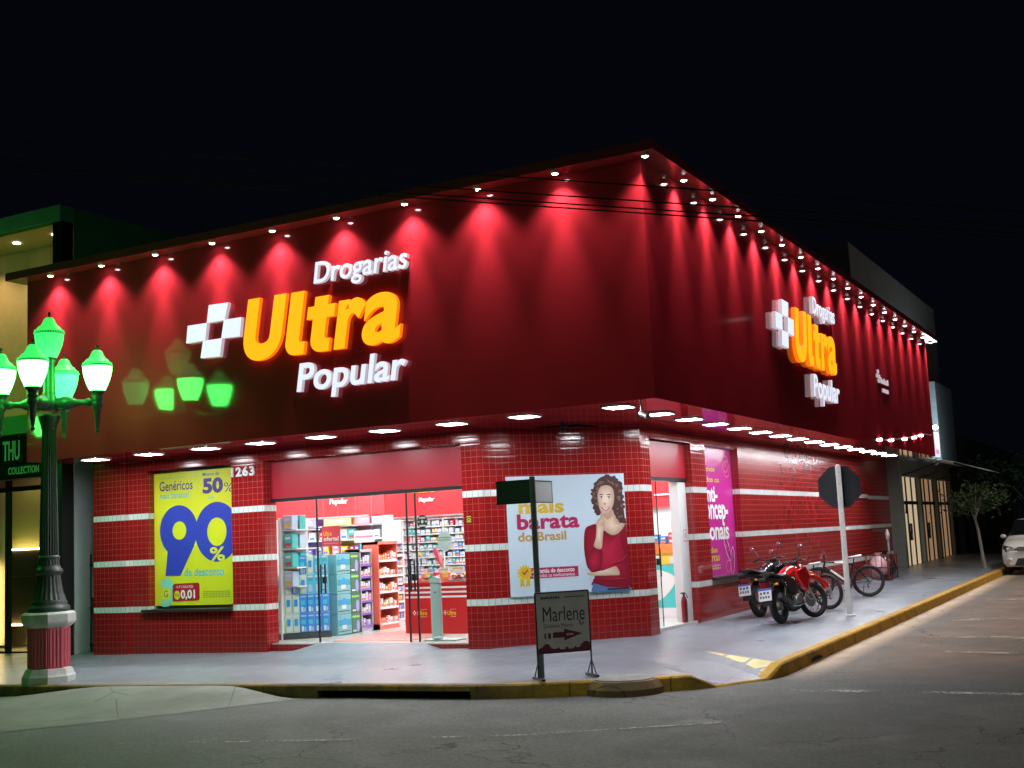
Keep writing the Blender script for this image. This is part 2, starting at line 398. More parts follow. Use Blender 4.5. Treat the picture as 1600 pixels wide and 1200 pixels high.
# ------------------------------------------------------------------ assumed street lamps, added out of view to light the crossing (behind and beside the camera)
def added_street_light(pole_xy, head_xy, h, power, colr, label):
    px, py = pole_xy; hx, hy = head_xy
    t = thing('added_street_light', label, 'street light', (px, py, -.28))
    z = h+.28
    one(lambda b: (b.tube([(0, 0, 0), (0, 0, z*.5), (0, 0, z-.5)], [.11, .09, .07], STEEL, n=12), b.lathe([(.2, 0), (.2, .05), (.12, .08)], STEEL, n=12)), 'pole', t)
    one(lambda b: b.tube([(0, 0, z-.55), ((hx-px)*.3, (hy-py)*.3, z-.1), ((hx-px)*.9, (hy-py)*.9, z+.05)], .04, STEEL), 'arm', t)
    a = math.atan2(hy-py, hx-px); X = Matrix.Translation((hx-px, hy-py, z)) @ Matrix.Rotation(a, 4, 'Z')
    hd = one(lambda b: b.box(-.35, .35, -.14, .14, 0, .11, STEEL, X, c=.03), 'lamp_head', t)
    one(lambda b: b.box(-.26, .26, -.1, .1, -.012, -.002, M('led_lens', (.9, .9, .9), .3, emit=colr, es=.5), X), 'lens', hd)
    l = bpy.data.lights.new('led', 'SPOT'); l.energy = power; l.color = colr; l.spot_size = rad(128); l.spot_blend = .9; l.shadow_soft_size = .18
    lo = bpy.data.objects.new('led', l); COL.objects.link(lo); lo.parent = t; lo.location = (hx-px, hy-py, z-.04)
added_street_light((10.8, -13.0), (5.4, -8.6), 7.9, LW['street_fill_a'], (1., .95, .86), 'assumed grey pole street light beside the near crossing')  # assumed lamp, added out of view to brighten the road
added_street_light((12.4, 9.0), (9.4, 8.2), 7.2, LW['street_fill_b'], (1., .83, .62), 'assumed grey pole street light across the side street')  # assumed lamp, added out of view to light the side street
added_street_light((12.4, 19.2), (8.8, 18.8), 7.6, LW['street_fill_c'], (1., .90, .74), 'added grey pole street light far along the side street')  # added out of view to light the car, tree and grey building

# ------------------------------------------------------------------ road, pavement, kerb
b = MB()
xs = [-70, -14, 0, 4.42, 14, 70]; ys = [-50, -3.2, 0, 30, 110]
for i in range(len(xs)-1):
    for j in range(len(ys)-1):
        b.face([(x, y, -.28+rise(x, y)) for x, y in ((xs[i], ys[j]), (xs[i+1], ys[j]), (xs[i+1], ys[j+1]), (xs[i], ys[j+1]))], ASPHALT)
tag(b.build('road'), kind='structure')

OUT = [(-45, -3.35, 1), (-14, -3.35, 1), (-8, -3.35, 1), (-4.3, -3.35, 1), (-3.95, -3.35, 1), (-3.5, -3.33, 1), (-2.35, -3.27, 1), (-1.94, -3.24, 1), (-.6, -3.2, 1), (.5, -3.16, 1), (1.5, -3.08, 1), (2.2, -2.86, 1),
       (2.83, -2.53, 1), (3.4, -2.2, 1), (3.76, -1.94, 1), (3.98, -1.70, 0), (4.36, -1.02, 0), (4.43, -.60, 1), (4.42, 2, 1), (4.42, 5, 1), (4.42, 10, 1), (4.42, 16, 1), (4.42, 20, 1), (4.42, 30, 1), (4.42, 100, 1)]
def inner(x, y, i):
    if x < 1.4: return (min(x, .1), .35)
    c = {10: .2, 11: .45, 12: .65, 13: .85, 14: 1., 15: 1.1, 16: 1.3, 17: 1.4}
    if i in c: return (c[i]-.2, c[i]+.2)
    return (1.15, max(y, 2.2))
def kerb_z(x, y, h): return rise(x, y)+(-.123 if h else -.262)
b = MB(); NT = 10
def pave_pt(i, t):
    x, y, h = OUT[i]; ix, iy = inner(x, y, i); X = ix+(x-ix)*t; Y = iy+(y-iy)*t
    z = rise(X, Y)-.123*t
    if not h: z -= .139*min(1, max(0, (t-.55)/.45))**1.3
    return (X, Y, z)
for i in range(len(OUT)-1):
    for k in range(NT):
        b.face([pave_pt(i, k/NT), pave_pt(i, (k+1)/NT), pave_pt(i+1, (k+1)/NT), pave_pt(i+1, k/NT)], PAVE)
tag(b.build('pavement'), kind='structure')
# kerb stones along the edge, with a gully opening in the front kerb
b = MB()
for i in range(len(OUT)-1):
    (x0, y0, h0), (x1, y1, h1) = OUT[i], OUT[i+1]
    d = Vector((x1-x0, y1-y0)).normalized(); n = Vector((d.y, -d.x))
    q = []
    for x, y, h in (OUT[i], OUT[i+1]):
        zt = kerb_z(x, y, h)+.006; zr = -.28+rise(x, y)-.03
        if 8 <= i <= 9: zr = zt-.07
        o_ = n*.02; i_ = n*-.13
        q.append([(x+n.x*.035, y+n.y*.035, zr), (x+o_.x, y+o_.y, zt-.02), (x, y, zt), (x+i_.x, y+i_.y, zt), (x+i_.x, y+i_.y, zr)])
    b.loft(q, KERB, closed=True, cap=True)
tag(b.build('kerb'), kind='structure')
one(lambda b: (b.box(-.62, .52, -2.75, -2.6, -.45, -.12, M('drain_dark', (.01, .01, .01), .9)),), 'gully_back')['kind'] = 'structure'
# concrete apron of the driveway and the worn crossing
b = MB()
def sst(a, c, x): t = min(1, max(0, (x-a)/(c-a))); return t*t*(3-2*t)
EDGE = [(-3.3, -.75), (-3.6, -.95), (-4.1, -1.25), (-4.6, -1.55), (-5.2, -2.0), (-5.8, -2.45), (-6.5, -3.0), (-7.2, -3.6)]   # y, right end x of the concrete
def apron(x, y):
    e = next((e0+(e1-e0)*(y-y0)/(y1-y0) for (y0, e0), (y1, e1) in zip(EDGE, EDGE[1:]) if y0 >= y >= y1), -.8)
    r = sst(-6.2, -3.9, x)*(1-sst(min(-2.0, e-1.0), e-.12, x))*(1-sst(3.30, 5.4, -y))
    return (x, y, -.274+rise(x, y)+.150*r)
cols = [-14, -11, -9, -8, -7, -6.2, -5.8, -5.4, -5, -4.6, -4.2, -3.9, -3.6, -3.2, -2.8, -2.4, -2.1, -1.9, -1.7, -1.5, -1.3, -1.1, -.9, -.7]
for (y0, e0), (y1, e1) in zip(EDGE, EDGE[1:]):
    sub = 3
    for q in range(sub):
        ya, yb = y0+(y1-y0)*q/sub, y0+(y1-y0)*(q+1)/sub; ea, eb = e0+(e1-e0)*q/sub, e0+(e1-e0)*(q+1)/sub
        for c0, c1 in zip(cols, cols[1:]):
            pa = [apron(min(c0, eb), yb), apron(min(c1, eb), yb), apron(min(c1, ea), ya), apron(min(c0, ea), ya)]
            if c0 < min(ea, eb): b.face(pa, CONC, smooth=True)
            elif c0 < max(ea, eb): b.face([pa[0], pa[2], pa[3]] if ea > eb else pa[:3], CONC, smooth=True)
tag(b.build('concrete_apron'), kind='structure')
def pave_z(x, y):
    if x > 1.4 and y > 0: t = (x-1.15)/3.27
    else: t = (.35-y)/3.6
    return rise(x, y)-.123*min(1, max(0, t))
def PG(u, v, y=None):
    q = PZ(u, v, -.05)
    for _ in range(25): q = PZ(u, v, pave_z(q.x, q.y))
    return q
def strip(name, pts, wd, mat, dz=.005):
    b = MB(); P = [Vector(p) for p in pts]
    for i in range(len(P)-1):
        d = (P[i+1]-P[i]).normalized(); n = Vector((-d.y, d.x))*wd/2
        b.face([(p.x, p.y, -.28+dz+rise(p.x, p.y)) for p in (P[i]-n, P[i+1]-n, P[i+1]+n, P[i]+n)], mat)
    return tag(b.build(name), kind='structure')
PAINT = marking_material('worn_white_road_paint', (.50, .50, .48), .52, .66)
PAINT2 = marking_material('dusty_white_road_paint', (.46, .37, .29), .49, .66)
strip('road_marking', [(-.6, -6.62), (1.5, -6.0), (3.3, -5.33), (4.95, -4.24)], .05, PAINT, .011)
strip('road_marking', [(4.6, -1.9), (6, -1.86), (7.4, -1.9), (10, -2.0)], .16, PAINT, .006)
strip('road_marking', [(5.2, 7.0), (8.5, 7.2)], .35, PAINT2, .006)
strip('road_marking', [(5.1, 11.5), (8.5, 11.8)], .4, PAINT2, .006)
strip('road_marking', [(5.0, 3.9), (6.3, 4.1), (7.2, 3.6)], .22, PAINT2, .006)
strip('road_marking', [(5.9, 2.1), (7.0, 1.9)], .2, PAINT2, .006)
# yellow tactile edge where the kerb drops to the crossing ramp
b = MB(); YT = M('yellow_tactile_tile', (.62, .50, .22), .6, var=.2, vs=5)
def flare(t, q):
    a_, c_ = Vector(pave_pt(17, t)), Vector(pave_pt(16, t)); return a_.lerp(c_, q)+Vector((0, 0, .006))
ts = [.60, .72, .735, .85, .865, .97]
for k in (0, 2, 4):
    t0, t1 = ts[k], ts[k+1]; b.face([flare(t0, 0), flare(t0, .75*(t0-.58)/.4), flare(t1, .75*(t1-.58)/.4), flare(t1, 0)][::-1], YT)
tag(b.build('tactile_paving'), kind='structure')
# paved ramp up to the shop door
b = MB()
b.face([(-3.5, -1.0, -.12), (-.85, -1.0, -.075), (-1.15, .13, .058), (-3.15, .13, .058)], PAVE)
b.face([(-3.5, -1.0, -.12), (-3.15, .13, .058), (-3.6, .13, -.09)], PAVE)
b.face([(-.85, -1.0, -.075), (-.75, .13, -.05), (-1.15, .13, .058)], PAVE)
tag(b.build('door_ramp'), kind='structure')
one(lambda b: b.prism([(.95+.30*math.cos(t_), -.245+.055*math.sin(t_)) for t_ in (PI*i/14 for i in range(15))], 0, .004, M('drain_dark'), FX(4.458)), 'gully_hole_shade')['kind'] = 'structure'  # flat dark plate, its colour standing in for shade inside a hole
# round manhole bulge in the kerb
t = thing('manhole', 'round concrete manhole with a yellow rim built into the kerb corner', 'manhole', (3.06, -2.26, -.28))
one(lambda b: b.lathe([(.47, -.02), (.46, .07), (.40, .155), (.36, .16)], KERB, n=28, smooth=False), 'rim', t)
one(lambda b: b.lathe([(.001, .15), (.355, .15), (.36, .168), (.30, .172), (.001, .172)], M('manhole_concrete', (.20, .20, .19), .8, var=.25, vs=9, bump=.4, bs=30), n=28, smooth=False), 'cover', t)

# ------------------------------------------------------------------ the pharmacy
BX, BY, H1, FZ = 1.764, 1.807, 3.150, 6.155
OX, OY = 3.431, -1.667
HL, HR = -7.604, 17.70
ph = thing('pharmacy_building', 'corner shop building with red tiled walls under an overhanging red panel fascia', 'building', (BX, BY, 0))
_b0 = MB.build
def part(mb, name, parent=None):      # world-space mesh hung under the building without moving
    o = mb.build(name); p = parent or ph
    o.parent = p
    if p is ph: o.matrix_parent_inverse = Matrix.Translation(ph.location).inverted()
    return o
def tq(b, a, c, z0, z1, mat=None):
    u0 = (a[0]+a[1])+40; L = math.hypot(c[0]-a[0], c[1]-a[1])
    sgn = 1
    b.face([(a[0], a[1], z0), (c[0], c[1], z0), (c[0], c[1], z1), (a[0], a[1], z1)], mat or TILE, [(u0, z0), (u0+L, z0), (u0+L, z1), (u0, z1)])
ZB = -.22
b = MB()
tq(b, (-7.84, -.05), (-7.06, -.05), ZB, H1); tq(b, (-7.06, -.05), (-7.06, .0), ZB, H1); tq(b, (-7.84, 9), (-7.84, -.05), ZB, H1)
tq(b, (-7.06, 0), (-6.6, 0), ZB, H1); tq(b, (-6.6, 0), (-4.74, 0), ZB, .64); tq(b, (-6.6, 0), (-4.74, 0), 2.98, H1)
tq(b, (-4.74, 0), (-4.06, 0), ZB, H1); tq(b, (-4.06, 0), (-.34, 0), 2.975, H1); tq(b, (-.34, 0), (0, 0), ZB, H1)
tq(b, (-6.6, 0), (-6.6, .3), .64, 2.98); tq(b, (-4.74, .3), (-4.74, 0), .64, 2.98); tq(b, (-4.06, 0), (-4.06, .3), ZB, 2.975); tq(b, (-.34, .3), (-.34, 0), ZB, 2.975)
b.face([(-6.6, 0, 2.98), (-6.6, .3, 2.98), (-4.74, .3, 2.98), (-4.74, 0, 2.98)], TILE, [(0, 0), (0, .3), (1.86, .3), (1.86, 0)])
b.face([(-4.06, 0, 2.975), (-4.06, .3, 2.975), (-.34, .3, 2.975), (-.34, 0, 2.975)], TILE, [(0, 0), (0, .3), (3.7, .3), (3.7, 0)])
tq(b, (-4.06, .10), (-.34, .10), ZB, .045)
part(b, 'front_wall')
b = MB(); tq(b, (0, 0), (BX, BY), ZB, H1); part(b, 'corner_wall')
b = MB()
tq(b, (BX, BY), (BX, 2.17), ZB, H1); tq(b, (BX, 2.17), (BX, 4.0), 2.99, H1); tq(b, (BX, 4.0), (BX, 4.7), ZB, H1)
tq(b, (BX, 4.7), (BX, 6.5), ZB, .72); tq(b, (BX, 4.7), (BX, 6.5), 3.0, H1); tq(b, (BX, 6.5), (BX, 17.06), ZB, H1, TILE2)
tq(b, (BX, 4.0), (BX-.3, 4.0), ZB, 2.99); tq(b, (BX-.3, 2.17), (BX, 2.17), ZB, 2.99); tq(b, (BX, 6.5), (BX-.3, 6.5), .72, 3.0); tq(b, (BX-.3, 4.7), (BX, 4.7), .72, 3.0)
b.face([(BX, 2.17, 2.99), (BX-.3, 2.17, 2.99), (BX-.3, 4, 2.99), (BX, 4, 2.99)], TILE, [(0, 0), (0, .3), (1.8, .3), (1.8, 0)])
b.face([(BX, 4.7, 3.0), (BX-.3, 4.7, 3.0), (BX-.3, 6.5, 3.0), (BX, 6.5, 3.0)], TILE, [(0, 0), (0, .3), (1.8, .3), (1.8, 0)])
tq(b, (BX, 17.06), (BX-.3, 17.06), ZB, H1); tq(b, (BX-.3, 17.06), (BX-.3, 21.3), ZB, 3.4, TILE2)
part(b, 'side_wall')
# dark ledges under the recessed posters
b = MB(); DK = M('dark_ledge', (.02, .018, .018), .5)
b.box(-6.72, -4.74, -.06, .16, .600, .638, DK); part(b, 'front_ledge')
b = MB(); b.box(BX-.12, BX+.06, 4.66, 6.6, .68, .718, DK); part(b, 'side_ledge')
# fascia, soffit, eave, roof
b = MB()
ring = [(HL, OY), (OX, OY), (OX, HR), (OX-.12, HR), (OX-.12, OY+.12), (HL, OY+.12)]
b.prism(ring, H1, FZ, ACM); part(b, 'fascia')
b = MB()
b.box(HL, 9.0, 0, 0, 0, 0, ACM) if 0 else None
b.prism([(HL+.002, OY+.121), (OX-.121, OY+.121), (OX-.121, HR-.002), (BX-.45, HR-.002), (BX-.45, .6), (HL+.002, .6)], H1+.004, H1+.1, SOFFIT); part(b, 'canopy_soffit')
b = MB(); SJ = M('panel_joint', (.10, .006, .010), .6)
for x in ():
    b.box(x-.004, x+.004, OY-.0015, OY+.02, H1+.01, FZ-.01, SJ)
for y in ():
    b.box(OX-.02, OX+.0015, y-.004, y+.004, H1+.01, FZ-.01, SJ)
if b.v: part(b, 'panel_joint')
EO = .28
b = MB()
b.prism([(HL-.2, OY-EO), (OX+EO, OY-EO), (OX+EO, HR+.2), (OX-.3, HR+.2), (OX-.3, OY+.3), (HL-.2, OY+.3)], FZ+.002, FZ+.13, EAVE); part(b, 'eave')
b = MB(); b.prism([(HL, OY+.3), (OX-.3, OY+.3), (OX-.3, HR), (-7.6, HR)], FZ-.12, FZ-.02, M('roof_sheet', (.2, .2, .2), .8)); part(b, 'roof')
b = MB(); b.box(-7.62, -7.5, -1.5, 12, H1+.1, FZ-.14, M('side_render', (.25, .25, .24), .8, var=.1)); part(b, 'upper_side_wall')
b = MB(); b.box(1.0, 3.2, HR-.14, HR-.02, H1+.11, FZ-.14, M('side_render')); part(b, 'upper_end_wall')
# transom panels and lintels above the doors
TR = M('satin_red_board', (.42, .022, .040), .32, spec=.5)
b = MB(); b.box(-4.06, -.34, .18, .26, 2.362, 2.974, TR); part(b, 'transom_panel')
b = MB(); b.box(-4.06, -.34, .165, .28, 2.305, 2.358, BLACK); part(b, 'lintel_bar')
b = MB(); b.box(BX-.24, BX-.12, 2.171, 3.999, 2.41, 2.988, TR); part(b, 'transom_panel')
b = MB(); b.box(BX-.25, BX-.105, 2.171, 3.999, 2.352, 2.406, BLACK); part(b, 'lintel_bar')
# shop shell
IWALL = M('white_shop_wall', (.78, .79, .80), .6)
FLO = M('glossy_shop_floor', (.62, .60, .59), .18, var=.04)
fp = [(-7.7, .12), (-.06, .12), (BX-.06, BY+.02), (BX-.06, 13), (-7.7, 13)]
b = MB(); b.prism(fp, 0, .06, FLO); part(b, 'shop_floor')
b = MB(); b.prism(fp, 2.99, 3.1, IWALL); part(b, 'shop_ceiling')
for q in ((-7.7, 1.6, 9.4, 9.5, .06, 2.99), (-7.75, -7.66, .3, 9.4, .06, 2.99), (-7.6, -4.76, .31, .36, .06, 2.985), (-.33, -.1, .31, .36, .06, 2.985), (BX-.36, BX-.31, 4.02, 9.4, .06, 2.985)):
    b = MB(); b.box(*q, IWALL); part(b, 'shop_wall')
PANEL = M('shop_ceiling_panel', (.9, .9, .9), .4, emit=(1, .985, .97), es=LW['shop'])
for x in (-6.4, -4.6, -2.8, -1.0, .7):
    for y in (.53, 1.9, 3.3, 5.2, 7.6):  # row nearest the glass is added, out of view, to light the packs
        if x > .5 and y < 2.5: continue
        b = MB(); b.box(x-.3, x+.3, y-(.3 if y > 1 else .14), y+(.3 if y > 1 else .14), 2.965, 2.988, PANEL); part(b, 'ceiling_panel')
# glass doors
def glass_leaf(x0, x1, y, z0, z1, hx=None, edges=(1, 1)):
    b = MB(); b.box(x0, x1, y, y+.01, z0, z1, GLASS); o = part(b, 'glass_door')
    for ex, on in ((x0, edges[0]), (x1, edges[1])):
        if on: e = MB(); e.box(ex-.011, ex+.011, y-.008, y+.018, z0, z1, BLACK); part(e, 'edge_strip', o)
    if hx:
        h = MB()
        for yy in (y-.05, y+.06): h.tube([(hx, yy, .82), (hx, yy, 1.28)], .014, BLACK)
        for zz in (.88, 1.22): h.tube([(hx, y-.05, zz), (hx, y+.06, zz)], .008, BLACK)
        h.box(hx-.005, hx+.06, y-.012, y+.02, .98, 1.08, BLACK); part(h, 'handle', o)
    return o
glass_leaf(-4.04, -3.195, .20, .06, 2.30, None, (0, 0))
glass_leaf(-3.18, -2.36, .22, .065, 2.30, -3.09, (1, 0))
r_ = glass_leaf(-1.49, -1.33, .24, .065, 2.30, -1.42, (1, 1))
gd = glass_leaf(-1.31, -.36, .20, .06, 2.30, None, (0, 0))
def sticker(parent, pts_fn, name='door_sticker'):
    b = MB(); pts_fn(b); part(b, name, parent)
c_ = PY(659.5, 815, .19)
sticker(gd, lambda b: (b.oval(c_.x, c_.z, .095, .105, M('sticker_black', (.02, .02, .02), .5), FY(.196)), b.rect(c_.x-.06, c_.x+.06, c_.z+.045, c_.z+.07, M('sticker_grey', (.45, .45, .42), .5), FY(.196), .002), b.rect(c_.x-.06, c_.x+.06, c_.z-.075, c_.z-.05, M('sticker_grey'), FY(.196), .002),
                       b.oval(c_.x, c_.z, .022, .028, M('sticker_grey'), FY(.196), .002), b.rect(c_.x-.085, c_.x-.05, c_.z-.012, c_.z+.012, M('sticker_grey'), FY(.196), .002), b.rect(c_.x+.05, c_.x+.085, c_.z-.012, c_.z+.012, M('sticker_grey'), FY(.196), .002)))
c2 = PY(694.5, 846, .19)
sticker(gd, lambda b: (b.oval(c2.x, c2.z, .13, .15, M('sticker_green_grey', (.40, .47, .44), .5), FY(.194)), b.rect(c2.x-.10, c2.x+.10, c2.z+.055, c2.z+.063, M('sticker_dark', (.1, .12, .12), .5), FY(.194), .002), b.rect(c2.x-.11, c2.x+.11, c2.z+.018, c2.z+.026, M('sticker_dark'), FY(.194), .002)))
# side door: white jamb, glass leaf
def side_leaf(y0, y1, x, hy, tint=None):
    b = MB(); b.box(x, x+.01, y0, y1, .065, 2.348, GLASS); o = part(b, 'glass_door')
    for ey in (y0, y1):
        e = MB(); e.box(x-.002, x+.012, ey-.005, ey+.005, .065, 2.348, BLACK); part(e, 'edge_strip', o)
    if hy:
        h = MB()
        for xx in (x+.05, x-.05): h.tube([(xx, hy, .84), (xx, hy, 1.28)], .014, BLACK)
        h.box(x-.02, x+.03, hy, hy+.05, 1.02, 1.12, BLACK); part(h, 'handle', o)
side_leaf(2.19, 2.80, BX-.19, 2.70)
b = MB(); b.box(BX-.28, BX-.13, 3.62, 3.99, .065, 2.348, M('white_jamb', (.72, .74, .75), .45)); part(b, 'door_jamb')
sj = MB(); sj.rect(3.76, 3.92, 1.36, 1.56, M('notice_pink', (.62, .30, .36), .6), FX(BX-.126)); sj.rect(3.78, 3.90, 1.38, 1.54, WHITE, FX(BX-.126), .002); sj.rect(3.81, 3.87, 1.42, 1.51, M('notice_pink'), FX(BX-.126), .004); part(sj, 'door_notice')

# ------------------------------------------------------------------ lights on the building
def rot_parent(o, p): o.parent = p; return o
NF = 9
fx = [-6.63, -5.45, -4.26, -3.17, -2.04, -.91, .21, 1.34, 2.71]
def panel_light(x, y, label, group):
    t = thing('canopy_light', label, 'ceiling light', (x, y, H1), 0, group)
    one(lambda b: [b.box(-.17, .17, s*.17-.012, s*.17+.012, -.016, .003, WPAINT) for s in (-1, 1)]+[b.box(s*.17-.012, s*.17+.012, -.158, .158, -.016, .003, WPAINT) for s in (-1, 1)], 'frame', t)
    one(lambda b: b.box(-.157, .157, -.157, .157, -.011, .0025, LITW), 'diffuser', t)
for i, x in enumerate(fx):
    panel_light(x, -1.12, f'square white canopy light over the front pavement, {ORD[i]} from the left end', 'square lights under the front canopy')
ry = [.22+1.164*i for i in range(14)]
for i, y in enumerate(ry):
    panel_light(2.735, y, f'square white canopy light over the side pavement, {ORD[i]} from the street corner', 'square lights under the side canopy')
def eave_light(x, y, tx, ty, label, group):
    t = thing('eave_spotlight', label, 'spotlight', (x, y, FZ), 0, group)
    one(lambda b: b.lathe([(.055, .002), (.06, -.012), (.052, -.03), (.043, -.034), (.04, -.02)], WPAINT, n=16), 'housing', t)
    one(lambda b: b.ball((0, 0, -.024), .042, .042, .022, BULB, n=12, k=6), 'lens', t)
    for en, sz, bl in ((LW['eave']*.5, 112, .7), (LW['eave']*1.3, 42, 1.)):
        l = bpy.data.lights.new('spot', 'SPOT'); l.energy = en; l.color = (1, .95, .93); l.spot_size = rad(sz); l.spot_blend = bl; l.shadow_soft_size = .08
        o = bpy.data.objects.new('spot', l); COL.objects.link(o); o.parent = t; o.location = (0, 0, -.055); o.rotation_euler = (tx, ty, 0)
for i in range(9):
    eave_light(-6.86+1.148*i, OY-.17, rad(1), 0, f'round white spotlight under the front eave, {ORD[i]} from the left end', 'spotlights under the front eave')
eave_light(OX+.12, OY-.14, 0, 0, 'round white spotlight under the eave at the very corner of the fascia', None)
for i in range(17):
    eave_light(OX+.14, -.52+1.138*i, 0, rad(1), f'round white spotlight under the side eave, {ORD[i]} from the corner one', 'spotlights under the side eave')

# ------------------------------------------------------------------ lit signs
SQ = [[(-3.57, 5.22), (-3.209, 5.211), (-3.281, 4.96), (-3.617, 4.954)], [(-3.994, 4.957), (-3.625, 4.955), (-3.668, 4.698), (-4.031, 4.693)], [(-3.281, 4.96), (-2.96, 4.957), (-3.0, 4.676), (-3.338, 4.688)], [(-3.694, 4.691), (-3.338, 4.688), (-3.387, 4.424), (-3.749, 4.436)]]
def big_sign(X, label, loc, inv):
    t = thing('facade_sign', label, 'sign', loc)
    def put(fn, name, parent=t):
        b = MB(); fn(b, inv @ X); o = b.build(name); o.parent = parent; return o
    for q in SQ: put(lambda b, F: b.prism([(x+(-.008 if k in (0, 3) else .008), y) for k, (x, y) in enumerate(q)], .018, .082, SIGNW, F, side=SIGNS), 'emblem_square')
    put(lambda b, F: b.text('Drogarias', (-1.62, -.02, 5.17, 5.575), SIGNW, F, .018, shear=.16, offset=.014, depth=.062, side=SIGNS, res=5, spacing=1.), 'top_word')
    SH = Matrix(((1, .18, 0, -.18*4.28), (0, 1, 0, 0), (0, 0, 1, 0), (0, 0, 0, 1)))
    def arc(cx, cy, r, a0, a1, n=7): return [(cx+r*math.cos(rad(a0+(a1-a0)*k/n)), cy+r*math.sin(rad(a0+(a1-a0)*k/n))) for k in range(n+1)]
    for ch, bx, of in (('U', (-2.98, -2.27, 4.275, 5.20), .062), ('r', (-1.30, -.83, 4.28, 4.97), .040), ('a', (-.84, -.20, 4.265, 4.985), .031)):
        put(lambda b, F: b.text(ch, bx, SIGNY, F @ SH, .018, offset=of, depth=.066, side=SIGNO, res=8), 'main_letter')
    ell_ = [(-2.18, 5.19), (-2.18, 4.47)]+arc(-1.99, 4.47, .19, 180, 270)+[(-1.83, 4.28), (-1.83, 4.46), (-1.90, 4.46)]+arc(-1.90, 4.50, .04, 270, 180, 3)+[(-1.94, 5.19)]
    tee = [(-1.73, 5.07), (-1.73, 4.94), (-1.84, 4.94), (-1.84, 4.76), (-1.73, 4.76), (-1.73, 4.47)]+arc(-1.54, 4.47, .19, 180, 270)+[(-1.39, 4.28), (-1.39, 4.46), (-1.45, 4.46)]+arc(-1.45, 4.50, .04, 270, 180, 3)+[(-1.49, 4.76), (-1.36, 4.76), (-1.36, 4.94), (-1.49, 4.94), (-1.49, 5.07)]
    for pts_ in (ell_, tee): put(lambda b, F: b.prism(pts_, .018, .084, SIGNY, F @ SH, side=SIGNO), 'main_letter')
    put(lambda b, F: b.text('Popular', (-1.97, -.10, 3.62, 4.15), SIGNW, F, .018, shear=.16, offset=.020, depth=.062, side=SIGNS, res=5, spacing=1.), 'bottom_word')
    for x, z in [(-3.4, 5.09), (-3.83, 4.82), (-3.15, 4.82), (-3.55, 4.56)]: put(lambda b, F: b.box(x-.1, x+.1, z-.07, z+.07, 0, .019, SIGNS, F), 'mounting_clip')
    for z0, z1, xs_ in ((5.3, 5.34, (-1.5, -1.1, -.75, -.3)), (4.6, 4.66, (-2.7, -1.95, -1.45, -1.0, -.5)), (3.84, 3.9, (-1.8, -1.3, -.7, -.3))):
        for x in xs_: put(lambda b, F: b.box(x-.01, x+.01, z0, z1, 0, .022, STEEL, F), 'mounting_clip')
    return t
big_sign(FY(OY), 'glowing white and amber letter sign with a chequered cross on the front fascia', (-1.5, OY, 4.8), Matrix.Translation((1.5, -OY, -4.8)))
big_sign(FX(OX) @ Matrix.Translation((7.56, 0, 0)), 'glowing white and amber letter sign with a chequered cross on the side fascia', (OX, 6.0, 4.8), Matrix.Translation((-OX, -6.0, -4.8)))
ss = thing('facade_sign', 'small white sign of a cross and two short lines high on the far side fascia', 'sign', (OX, 11.7, 4.5))
FSS = FX(0) @ Matrix.Translation((-11.7, -4.5, 0))
for dx, dz in ((.1, .1), (0, 0), (.2, 0), (.1, -.1)): one(lambda b: b.box(11.26+dx, 11.36+dx, 4.62+dz, 4.7+dz, .002, .02, SIGNS, FSS), 'emblem_square', ss)
x = 11.6
for k, wd in enumerate((.10, .07, .09, .06, .10, .08, .09)): one(lambda b: b.box(x, x+wd, 4.53, 4.53+(.12 if k % 3 == 0 else .08), .002, .02, SIGNS, FSS), 'letter', ss); x += wd+.03
x = 11.75
for k, wd in enumerate((.1, .08, .08, .1, .08)): one(lambda b: b.box(x, x+wd, 4.34, 4.42, .002, .02, SIGNS, FSS), 'letter', ss); x += wd+.03
def digits(b):
    b.text('1263', (-4.72, -4.235, 2.755, 2.91), M('silver_digit', (.70, .72, .74), .35), FY(0), .004, offset=.03, depth=.02, spacing=1.12)
tag(one(digits, 'house_number'), 'silver house number on the tiled pier left of the wide shop door', 'house number')

